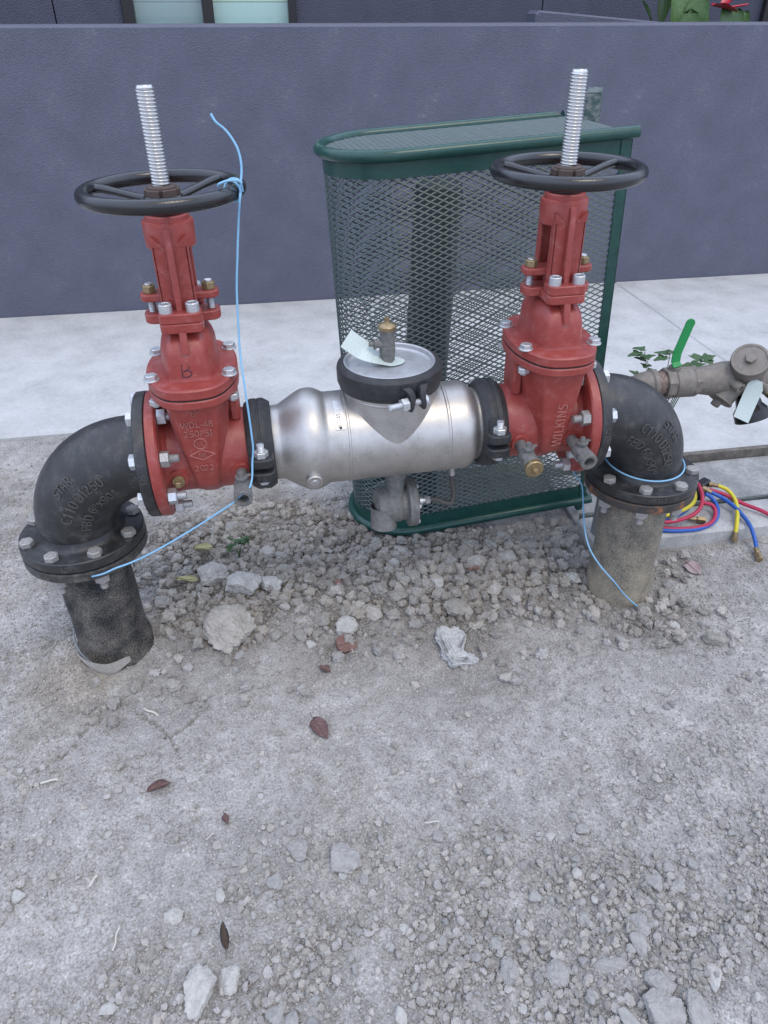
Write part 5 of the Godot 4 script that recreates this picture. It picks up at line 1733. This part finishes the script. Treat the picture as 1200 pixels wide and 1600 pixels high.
func build_materials() -> void:
	var C := func(r, g, b): return Color(r, g, b)
	M.red = mat([[0.0, C.call(0.2, 0.025, 0.019)], [0.42, C.call(0.28, 0.036, 0.026)], [0.6, C.call(0.3, 0.046, 0.035)], [0.74, C.call(0.33, 0.085, 0.072)], [1.0, C.call(0.42, 0.27, 0.245)]], 9.0, 0.3, 0.42, 0.0, 0.06, 90.0, 11, 512, 0.03)
	dusty(M.red, 0.55, 0.1)
	M.red_letter = mat([[0.0, C.call(0.33, 0.07, 0.055)], [0.6, C.call(0.4, 0.145, 0.122)], [1.0, C.call(0.48, 0.27, 0.24)]], 9.0, 0.1, 0.6, 0.0, 0.0, 0.0, 12, 256)
	M.ductile = mat([[0.0, C.call(0.009, 0.009, 0.01)], [0.45, C.call(0.017, 0.0165, 0.017)], [0.6, C.call(0.028, 0.027, 0.028)], [0.75, C.call(0.07, 0.066, 0.062)], [1.0, C.call(0.2, 0.18, 0.16)]], 7.0, 0.3, 0.44, 0.0, 0.08, 110.0, 21, 512, 0.04)
	M.ductile_letter = mat([[0.0, C.call(0.03, 0.03, 0.03)], [0.6, C.call(0.085, 0.081, 0.076)], [1.0, C.call(0.16, 0.15, 0.135)]], 9.0, 0.1, 0.6, 0.0, 0.0, 0.0, 19, 256)
	M.ductile_dirty = mat([[0.0, C.call(0.015, 0.015, 0.016)], [0.4, C.call(0.03, 0.029, 0.029)], [0.62, C.call(0.075, 0.07, 0.062)], [1.0, C.call(0.2, 0.18, 0.15)]], 8.0, 0.25, 0.6, 0.0, 0.1, 100.0, 22, 512, 0.08)
	M.rustflange = mat([[0.0, C.call(0.02, 0.02, 0.021)], [0.52, C.call(0.05, 0.047, 0.045)], [0.62, C.call(0.13, 0.075, 0.045)], [0.72, C.call(0.32, 0.1, 0.035)], [1.0, C.call(0.4, 0.2, 0.1)]], 5.0, 0.22, 0.7, 0.0, 0.12, 90.0, 23, 512, 0.06)
	M.castblack = mat([[0.0, C.call(0.012, 0.012, 0.013)], [0.5, C.call(0.024, 0.024, 0.026)], [0.75, C.call(0.045, 0.044, 0.046)], [1.0, C.call(0.13, 0.12, 0.11)]], 10.0, 0.2, 0.5, 0.0, 0.1, 120.0, 24, 512, 0.05)
	M.blackpaint = mat([[0.0, C.call(0.005, 0.005, 0.006)], [0.6, C.call(0.009, 0.009, 0.0105)], [0.78, C.call(0.02, 0.02, 0.022)], [1.0, C.call(0.08, 0.08, 0.08)]], 9.0, 0.25, 0.27, 0.0, 0.03, 90.0, 25, 512, 0.03)
	M.stainless = mat([[0.0, C.call(0.36, 0.34, 0.32)], [0.45, C.call(0.52, 0.495, 0.465)], [0.7, C.call(0.58, 0.555, 0.525)], [1.0, C.call(0.38, 0.33, 0.275)]], 6.0, 0.35, 0.46, 0.95, 0.015, 160.0, 26, 512, 0.05)
	M.lid = mat([[0.0, C.call(0.36, 0.35, 0.35)], [0.5, C.call(0.48, 0.48, 0.49)], [0.8, C.call(0.55, 0.55, 0.56)], [1.0, C.call(0.4, 0.38, 0.35)]], 6.0, 0.2, 0.5, 0.7, 0.02, 150.0, 27, 512, 0.06)
	M.stem = mat([[0.0, C.call(0.5, 0.49, 0.47)], [1.0, C.call(0.72, 0.71, 0.7)]], 12.0, 0.1, 0.32, 0.95, 0.0, 0.0, 28, 256)
	M.steel_plain = mat([[0.0, C.call(0.45, 0.44, 0.43)], [1.0, C.call(0.7, 0.69, 0.68)]], 12.0, 0.1, 0.38, 0.9, 0.0, 0.0, 29, 256)
	M.zinc = mat([[0.0, C.call(0.42, 0.42, 0.42)], [0.6, C.call(0.62, 0.63, 0.64)], [1.0, C.call(0.72, 0.72, 0.71)]], 12.0, 0.08, 0.42, 0.75, 0.0, 0.0, 30, 256)
	M.zinc_dull = mat([[0.0, C.call(0.2, 0.18, 0.16)], [0.6, C.call(0.42, 0.4, 0.38)], [1.0, C.call(0.55, 0.54, 0.52)]], 12.0, 0.08, 0.55, 0.6, 0.0, 0.0, 31, 256)
	M.zinc_dirty = mat([[0.0, C.call(0.2, 0.185, 0.17)], [0.6, C.call(0.38, 0.365, 0.345)], [1.0, C.call(0.5, 0.48, 0.45)]], 12.0, 0.08, 0.6, 0.45, 0.0, 0.0, 32, 256)
	M.brass_dull = mat([[0.0, C.call(0.2, 0.15, 0.08)], [0.6, C.call(0.34, 0.26, 0.14)], [1.0, C.call(0.45, 0.38, 0.25)]], 12.0, 0.08, 0.5, 0.6, 0.0, 0.0, 33, 256)
	M.brass = mat([[0.0, C.call(0.22, 0.16, 0.09)], [0.6, C.call(0.36, 0.27, 0.15)], [1.0, C.call(0.48, 0.4, 0.26)]], 12.0, 0.08, 0.4, 0.8, 0.0, 0.0, 34, 256)
	M.bronze_grey = mat([[0.0, C.call(0.1, 0.095, 0.09)], [0.5, C.call(0.17, 0.165, 0.155)], [0.8, C.call(0.25, 0.24, 0.225)], [1.0, C.call(0.3, 0.38, 0.35)]], 8.0, 0.14, 0.6, 0.25, 0.1, 90.0, 35, 512, 0.06)
	M.bronze = mat([[0.0, C.call(0.13, 0.11, 0.09)], [0.5, C.call(0.2, 0.175, 0.15)], [0.8, C.call(0.26, 0.235, 0.2)], [1.0, C.call(0.34, 0.3, 0.25)]], 8.0, 0.16, 0.62, 0.2, 0.08, 90.0, 36, 512, 0.06)
	M.rustnut = mat([[0.0, C.call(0.05, 0.035, 0.03)], [0.6, C.call(0.1, 0.07, 0.06)], [1.0, C.call(0.2, 0.15, 0.12)]], 10.0, 0.06, 0.6, 0.3, 0.05, 80.0, 37, 256)
	M.rustpipe = mat([[0.0, C.call(0.08, 0.05, 0.035)], [0.5, C.call(0.18, 0.12, 0.09)], [0.75, C.call(0.3, 0.27, 0.25)], [1.0, C.call(0.5, 0.5, 0.5)]], 8.0, 0.09, 0.6, 0.2, 0.05, 80.0, 38, 256)
	M.galv = plain(lin(0.3, 0.3, 0.3), 0.5, 0.6)
	M.green = mat([[0.0, C.call(0.03, 0.054, 0.049)], [0.6, C.call(0.056, 0.08, 0.074)], [1.0, C.call(0.11, 0.13, 0.125)]], 10.0, 0.3, 0.42, 0.0, 0.0, 0.0, 39, 256)
	M.green_gloss = mat([[0.0, C.call(0.008, 0.04, 0.033)], [0.6, C.call(0.014, 0.066, 0.053)], [0.85, C.call(0.022, 0.08, 0.066)], [1.0, C.call(0.1, 0.13, 0.12)]], 8.0, 0.3, 0.3, 0.0, 0.02, 60.0, 40, 512, 0.03)
	M.green_worn = mat([[0.0, C.call(0.02, 0.06, 0.05)], [0.45, C.call(0.05, 0.09, 0.08)], [0.6, C.call(0.2, 0.21, 0.2)], [1.0, C.call(0.32, 0.32, 0.31)]], 6.0, 0.12, 0.45, 0.0, 0.02, 60.0, 41, 256)
	M.bollard = plain(lin(0.035, 0.05, 0.055), 0.5)
	M.rubber = plain(lin(0.012, 0.012, 0.012), 0.8)
	M.darkhose = mat([[0.0, C.call(0.03, 0.028, 0.026)], [1.0, C.call(0.14, 0.13, 0.12)]], 30.0, 0.05, 0.6, 0.2, 0.0, 0.0, 42, 256)
	M.blackplastic = plain(lin(0.012, 0.012, 0.013), 0.35)
	M.ink = plain(lin(0.08, 0.06, 0.06), 0.7)
	M.marker = plain(lin(0.03, 0.02, 0.035), 0.6)
	M.lever = plain(lin(0.012, 0.24, 0.06), 0.4)
	M.hose_red = plain(lin(0.42, 0.015, 0.06), 0.4)
	M.hose_yellow = plain(lin(0.62, 0.52, 0.025), 0.4)
	M.hose_blue = plain(lin(0.015, 0.09, 0.38), 0.4)
	M.wire = mat([[0.0, C.call(0.16, 0.36, 0.56)], [0.6, C.call(0.24, 0.48, 0.68)], [1.0, C.call(0.4, 0.5, 0.58)]], 8.0, 0.2, 0.45, 0.0, 0.0, 0.0, 43, 256)
	M.wire_grey = plain(lin(0.2, 0.22, 0.24), 0.6)
	M.tagpaper = mat([[0.0, C.call(0.16, 0.34, 0.36)], [0.3, C.call(0.34, 0.46, 0.44)], [0.42, C.call(0.56, 0.62, 0.58)], [1.0, C.call(0.64, 0.68, 0.64)]], 22.0, 0.08, 0.5, 0.0, 0.0, 0.0, 44, 256, 0.1)
	M.tape = mat([[0.0, C.call(0.3, 0.25, 0.2)], [0.6, C.call(0.56, 0.52, 0.46)], [1.0, C.call(0.68, 0.66, 0.62)]], 8.0, 0.1, 0.6, 0.0, 0.0, 0.0, 45, 256)
	dusty(M.ductile, 0.55, 0.05)
	dusty(M.ductile_dirty, 0.45, 0.08)
	dusty(M.blackpaint, 0.6, 0.0)
	dusty(M.castblack, 0.48, 0.05)
	dusty(M.green, 0.55, 0.05)
	# soil and stones
	var soil := StandardMaterial3D.new()
	soil.albedo_texture = tex(ramp_image(1024, 50, [[0.15, C.call(0.16, 0.147, 0.133)], [0.36, C.call(0.295, 0.277, 0.258)], [0.5, C.call(0.355, 0.335, 0.314)], [0.64, C.call(0.395, 0.375, 0.353)], [0.76, C.call(0.47, 0.45, 0.427)], [0.9, C.call(0.74, 0.72, 0.7)]], 9.0, 6, 0.17, FastNoiseLite.TYPE_SIMPLEX_SMOOTH, 0.6))
	soil.vertex_color_use_as_albedo = true
	soil.uv1_triplanar = true
	soil.uv1_world_triplanar = true
	soil.uv1_scale = Vector3.ONE / 0.62
	soil.roughness = 0.95
	soil.heightmap_enabled = true
	soil.heightmap_texture = tex(height_image(1024, 52, 70.0, 6))
	soil.heightmap_scale = 0.2
	M.soil = soil
	M.crumb = mat([[0.0, C.call(0.25, 0.234, 0.217)], [0.5, C.call(0.365, 0.345, 0.324)], [1.0, C.call(0.5, 0.48, 0.458)]], 8.0, 0.7, 0.95, 0.0, 0.0, 0.0, 53, 256, 0.08)
	M.crumb.vertex_color_use_as_albedo = true
	M.stone_front = mat([[0.0, C.call(0.18, 0.169, 0.157)], [0.4, C.call(0.28, 0.266, 0.25)], [0.65, C.call(0.345, 0.33, 0.312)], [1.0, C.call(0.46, 0.443, 0.422)]], 5.0, 1.6, 0.92, 0.0, 0.07, 40.0, 49, 512, 0.1)
	M.stone_grey = mat([[0.0, C.call(0.15, 0.138, 0.12)], [0.4, C.call(0.26, 0.242, 0.214)], [0.65, C.call(0.33, 0.31, 0.278)], [1.0, C.call(0.45, 0.43, 0.395)]], 5.0, 1.6, 0.92, 0.0, 0.07, 40.0, 54, 512, 0.1)
	M.stone_pale = mat([[0.0, C.call(0.25, 0.236, 0.212)], [0.4, C.call(0.37, 0.353, 0.324)], [0.65, C.call(0.45, 0.433, 0.402)], [1.0, C.call(0.58, 0.564, 0.534)]], 5.0, 1.6, 0.9, 0.0, 0.07, 40.0, 55, 512, 0.1)
	M.stone_brown = mat([[0.0, C.call(0.2, 0.18, 0.155)], [0.4, C.call(0.33, 0.305, 0.27)], [0.65, C.call(0.42, 0.39, 0.35)], [1.0, C.call(0.53, 0.5, 0.45)]], 5.0, 1.6, 0.92, 0.0, 0.09, 40.0, 56, 512, 0.1)
	M.chunk = mat([[0.0, C.call(0.16, 0.157, 0.15)], [0.35, C.call(0.43, 0.425, 0.41)], [0.6, C.call(0.54, 0.535, 0.52)], [1.0, C.call(0.66, 0.655, 0.64)]], 18.0, 0.12, 0.95, 0.0, 0.15, 60.0, 57, 256, 0.15)
	M.concrete = mat([[0.0, C.call(0.31, 0.308, 0.3)], [0.35, C.call(0.42, 0.42, 0.412)], [0.6, C.call(0.475, 0.475, 0.467)], [1.0, C.call(0.56, 0.56, 0.55)]], 5.0, 1.3, 0.9, 0.0, 0.12, 130.0, 58, 1024, 0.06, true)
	M.concrete_dark = mat([[0.0, C.call(0.16, 0.158, 0.15)], [0.4, C.call(0.25, 0.247, 0.24)], [0.6, C.call(0.32, 0.318, 0.31)], [1.0, C.call(0.44, 0.44, 0.43)]], 4.0, 0.7, 0.8, 0.0, 0.08, 100.0, 59, 512, 0.06, true)
	M.concrete_pad = mat([[0.0, C.call(0.24, 0.235, 0.225)], [0.4, C.call(0.36, 0.355, 0.345)], [0.65, C.call(0.45, 0.445, 0.435)], [1.0, C.call(0.55, 0.55, 0.54)]], 5.0, 0.6, 0.9, 0.0, 0.15, 80.0, 60, 512, 0.08, true)
	M.board = mat([[0.0, C.call(0.06, 0.052, 0.045)], [0.5, C.call(0.14, 0.125, 0.11)], [1.0, C.call(0.26, 0.24, 0.215)]], 8.0, 0.4, 0.9, 0.0, 0.1, 60.0, 61, 512, 0.06)
	M.board_green = mat([[0.0, C.call(0.05, 0.055, 0.05)], [0.5, C.call(0.1, 0.115, 0.105)], [1.0, C.call(0.2, 0.21, 0.2)]], 8.0, 0.4, 0.9, 0.0, 0.05, 60.0, 62, 256, 0.06)
	M.stucco = mat([[0.0, C.call(0.077, 0.081, 0.113)], [0.4, C.call(0.092, 0.096, 0.132)], [0.7, C.call(0.104, 0.108, 0.146)], [0.86, C.call(0.12, 0.124, 0.16)], [1.0, C.call(0.26, 0.27, 0.3)]], 4.0, 1.1, 0.62, 0.0, 0.26, 105.0, 63, 1024, 0.02, true)
	M.stucco_house = mat([[0.0, C.call(0.055, 0.058, 0.085)], [1.0, C.call(0.078, 0.082, 0.118)]], 4.0, 1.1, 0.7, 0.0, 0.4, 105.0, 64, 256, 0.02, true)
	M.frame = plain(lin(0.022, 0.018, 0.018), 0.4)
	M.dark_room = plain(lin(0.2, 0.2, 0.2), 0.9)
	M.glass = plain(Color(0.8, 0.95, 0.92, 0.12), 0.03)
	M.glass.transparency = BaseMaterial3D.TRANSPARENCY_ALPHA
	M.blind_grey = plain(lin(0.27, 0.33, 0.34), 0.9)
	M.blind_mint = plain(lin(0.52, 0.68, 0.64), 0.9)
	M.blind_lime = plain(lin(0.6, 0.78, 0.5), 0.9)
	M.leaf_brown = mat([[0.0, C.call(0.07, 0.035, 0.035)], [0.6, C.call(0.15, 0.085, 0.08)], [1.0, C.call(0.3, 0.22, 0.2)]], 6.0, 0.06, 0.7, 0.0, 0.0, 0.0, 65, 256)
	M.leaf_dark = mat([[0.0, C.call(0.05, 0.035, 0.03)], [0.6, C.call(0.1, 0.075, 0.065)], [1.0, C.call(0.25, 0.21, 0.18)]], 6.0, 0.06, 0.7, 0.0, 0.0, 0.0, 66, 256)
	M.leaf_red = mat([[0.0, C.call(0.13, 0.06, 0.05)], [0.6, C.call(0.22, 0.12, 0.1)], [1.0, C.call(0.3, 0.2, 0.17)]], 6.0, 0.06, 0.7, 0.0, 0.0, 0.0, 67, 256)
	M.leaf_pink = plain(lin(0.34, 0.25, 0.25), 0.7)
	M.leaf_yellow = mat([[0.0, C.call(0.22, 0.2, 0.07)], [0.6, C.call(0.38, 0.35, 0.17)], [1.0, C.call(0.5, 0.47, 0.3)]], 6.0, 0.06, 0.6, 0.0, 0.0, 0.0, 68, 256)
	M.leaf_green = mat([[0.0, C.call(0.02, 0.05, 0.015)], [0.6, C.call(0.045, 0.1, 0.03)], [1.0, C.call(0.09, 0.15, 0.06)]], 6.0, 0.08, 0.55, 0.0, 0.0, 0.0, 69, 256)
	M.plant_green = mat([[0.0, C.call(0.05, 0.1, 0.03)], [0.6, C.call(0.09, 0.17, 0.05)], [1.0, C.call(0.16, 0.25, 0.09)]], 6.0, 0.15, 0.4, 0.0, 0.0, 0.0, 70, 256)
	M.flower = plain(lin(0.42, 0.02, 0.04), 0.3)
	M.twig = plain(lin(0.16, 0.11, 0.08), 0.8)
	M.straw = plain(lin(0.52, 0.49, 0.42), 0.8)
	# sand clinging to the risers: grains that thicken towards the soil
	M.riser_left = riser_mat(71, Color(0.022, 0.022, 0.024), Color(0.33, 0.29, 0.23), [0.3, 0.28, 0.34, 0.6])
	M.riser_right = riser_mat(72, Color(0.085, 0.082, 0.078), Color(0.44, 0.37, 0.26), [0.4, 0.45, 0.72, 0.95])
	# shared hardware
	M.mesh_nut = hex_head(0.0135, 0.014)
	M.mesh_head = hex_head(0.0135, 0.0095, 0.0015)
	M.mesh_nutlow = stud_nut(0.0135, 0.012, 0.0078, 0.006)
	M.mesh_bolt = hex_head(0.0165, 0.0125)
	M.mesh_stud = stud_nut(0.0175, 0.0185, 0.0095, 0.02)
	M.mesh_coupnut = stud_nut(0.0155, 0.014, 0.008, 0.016)
	M.mesh_coupbolt = hex_head(0.0135, 0.009)
	M.mesh_small = hex_head(0.0055, 0.005)
	var g := G.new()
	g.lathe(Transform3D.IDENTITY, [Vector2(0.0128, -0.001), Vector2(0.0128, 0.0155), Vector2(0.0118, 0.0168), Vector2(0.0085, 0.0168), Vector2(0.0078, 0.0155), Vector2(0.0078, 0.008), Vector2(0, 0.008)], 24, 0.4)
	M.mesh_socket = g.mesh()


func dusty(m: StandardMaterial3D, spec: float, fuzz: float) -> void:
	m.metallic_specular = spec
	m.rim_enabled = true
	m.rim = fuzz
	m.rim_tint = 0.0


func riser_mat(seed_: int, base: Color, sand: Color, share: Array) -> StandardMaterial3D:
	var r := RandomNumberGenerator.new()
	r.seed = seed_
	var n := FastNoiseLite.new()
	n.seed = seed_
	n.frequency = 0.012
	n.fractal_octaves = 4
	var im := Image.create(768, 512, false, Image.FORMAT_RGB8)
	for y in 512:
		var h := y / 511.0 * 3.0
		var s: float = lerpf(share[int(minf(h, 2.0))], share[int(minf(h, 2.0)) + 1], h - minf(floorf(h), 2.0))
		for x in 768:
			var a := x / 768.0 * TAU
			var k := n.get_noise_3d(cos(a) * 95.0, y, sin(a) * 95.0)
			var p := s + k * 0.45
			var c := base * (1.0 + k * 0.5)
			if r.randf() < p:
				c = base.lerp(sand, r.randf_range(0.35, 1.0))
			im.set_pixel(x, y, c.linear_to_srgb())
	var m := StandardMaterial3D.new()
	m.albedo_texture = tex(im)
	m.roughness = 0.85
	return m


func _ready() -> void:
	# ---- camera, sky, light, exposure
	var cam := Camera3D.new()
	cam.fov = 69.65
	cam.near = 0.05
	cam.far = 400.0
	cam.position = Vector3(-0.251, 1.39, 1.496)
	cam.rotation = Vector3(deg_to_rad(-34.5), deg_to_rad(-10.0), 0)
	add_child(cam)
	cam.current = true
	var env := Environment.new()
	var sm := ProceduralSkyMaterial.new()
	sm.sky_top_color = Color(0.82, 0.88, 1.0)
	sm.sky_horizon_color = Color(0.64, 0.69, 0.78)
	sm.sky_curve = 0.35
	sm.ground_horizon_color = Color(0.6, 0.6, 0.6)
	sm.ground_bottom_color = Color(0.45, 0.44, 0.43)
	sm.sky_energy_multiplier = 1.35
	var sky := Sky.new()
	sky.sky_material = sm
	env.background_mode = Environment.BG_SKY
	env.sky = sky
	env.tonemap_mode = Environment.TONE_MAPPER_LINEAR
	env.tonemap_exposure = 1.2
	env.sdfgi_enabled = true
	env.ssao_enabled = true
	env.ssil_enabled = true
	var we := WorldEnvironment.new()
	we.environment = env
	add_child(we)
	var sun := DirectionalLight3D.new()
	sun.light_energy = 0.35
	sun.light_color = Color(1.0, 0.97, 0.93)
	sun.light_angular_distance = 25.0
	sun.shadow_enabled = true
	sun.rotation = Vector3(deg_to_rad(-62), deg_to_rad(25), 0)
	add_child(sun)
	# ---- shared
	rng.seed = 20240
	hn.seed = 3
	hn.frequency = 1.3
	hn.fractal_octaves = 4
	hf.seed = 8
	hf.frequency = 13.0
	hf.fractal_octaves = 3
	hd.seed = 15
	hd.frequency = 4.5
	hd.fractal_octaves = 3
	build_materials()
	# ---- setting
	build_ground()
	build_setting()
	# ---- the assembly
	var root := thing("backflow_assembly", "big backflow assembly of two red gate valves round a steel body on black elbows", "backflow assembly", Vector3.ZERO)
	root.rotation.z = TILT
	riser(root, -1.0, "black riser caked with sand under the left elbow", M.riser_left, true)
	riser(root, 1.0, "sandy grey riser under the right elbow", M.riser_right, false)
	elbow(root, -1.0, "black cast elbow at the left end")
	elbow(root, 1.0, "black cast elbow at the right end")
	var lv := gate_valve(root, -0.385, -1.0, 0.11, 0.121, -40.0, 0.712, "left red gate valve with a letter B on its bonnet and 2022 on its body")
	var rv := gate_valve(root, 0.398, 1.0, 0.097, 0.134, -23.0, 0.716, "right red gate valve with two test cocks on its body")
	coupling(root, -0.264, "black grooved coupling at the left end of the steel body")
	coupling(root, 0.264, "black grooved coupling at the right end of the steel body")
	check_body(root)
	test_cock(lv, Vector3(0.075, -0.018, 0.085), Vector3(0.0, -0.08, 1), false, "open test cock with the blue wire looped past it")
	test_cock(rv, Vector3(-0.075, -0.018, 0.085), Vector3(0.0, -0.08, 1), true, "test cock closed with a brass cap")
	test_cock(rv, Vector3(0.048, -0.018, 0.085), Vector3(0.06, -0.08, 1), false, "open test cock beside the right flange")
	var g := G.new()
	g.lathe(along(Vector3(-0.061, -0.022, 0.09), Vector3(0, -0.08, 1)), [Vector2(0.0135, 0), Vector2(0.0135, 0.006), Vector2(0.0125, 0.0075), Vector2(0, 0.0075)], 24)
	g.box(along(Vector3(-0.061, -0.0228, 0.102), Vector3(0, -0.08, 1)), Vector3(0.013, 0.014, 0.013), 0.0015)
	put("square_plug", g, M.brass_dull, lv)
	# cast lettering on the fronts of the bodies; the faces lean back upwards
	var front := func(y0: float, x0: float) -> Callable:
		return func(tx: float, ty: float, td: float) -> Vector3:
			var y := y0 + ty
			return Vector3(x0 + tx, y, 0.1015 + y * 0.1165 + td - 0.0003)
	for l in [["6\"", 0.013, 0.146], ["WDL-48", 0.0135, 0.121], ["250PSI", 0.0135, 0.099], ["UL", 0.0085, 0.0735], ["FM", 0.0085, 0.045], ["2022", 0.0135, 0.011]]:
		lettering(l[0], l[1], 0.0024, front.call(l[2], 0.0), M.red_letter, lv)
	g = G.new()
	var fr: Callable = front.call(0.0, 0.0)
	var circ := []
	for k in 33:
		circ.append(fr.call(cos(TAU * k / 32) * 0.0125, 0.0735 + sin(TAU * k / 32) * 0.0125, 0.0003))
	g.tube(circ, 0.0013, 6)
	var dia := []
	for q in [[-0.026, 0.045], [0.0, 0.058], [0.026, 0.045], [0.0, 0.032], [-0.026, 0.045]]:
		dia.append(fr.call(q[0], q[1], 0.0003))
	for k in 4:
		g.tube([dia[k], dia[k + 1]], 0.0013, 6)
	put("cast_emblem", g, M.red_letter, lv)
	var up := func(tx: float, ty: float, td: float) -> Vector3:      # reads upwards
		var y := 0.03 + tx
		return Vector3(0.008 - ty, y, 0.1015 + y * 0.1165 + td - 0.0003)
	lettering("WILKINS", 0.021, 0.0026, up, M.red_letter, rv)
	# letter drawn with a marker on the left bonnet
	g = G.new()
	var bm := func(px: float, py: float) -> Vector3:
		var y := 0.228 + py
		return Vector3(-0.004 + px, y, 0.091 - (y - 0.225) * 0.16 + 0.0002)
	for st in [[[-0.008, 0.012], [-0.0085, 0.0], [-0.0085, -0.012]], [[-0.01, 0.011], [0.0, 0.0135], [0.006, 0.009], [0.004, 0.003], [-0.006, -0.001]], [[-0.006, -0.001], [0.005, 0.0], [0.0095, -0.006], [0.004, -0.0115], [-0.0085, -0.0125]]]:
		g.tube(curve(st.map(func(q): return bm.call(q[0], q[1])), 5), 0.0009, 6)
	put("marker_letter", g, M.marker, lv)
	# ---- other things
	build_cage()
	build_small_valve()
	build_hoses()
	build_bits()
	build_stones()
	build_litter()
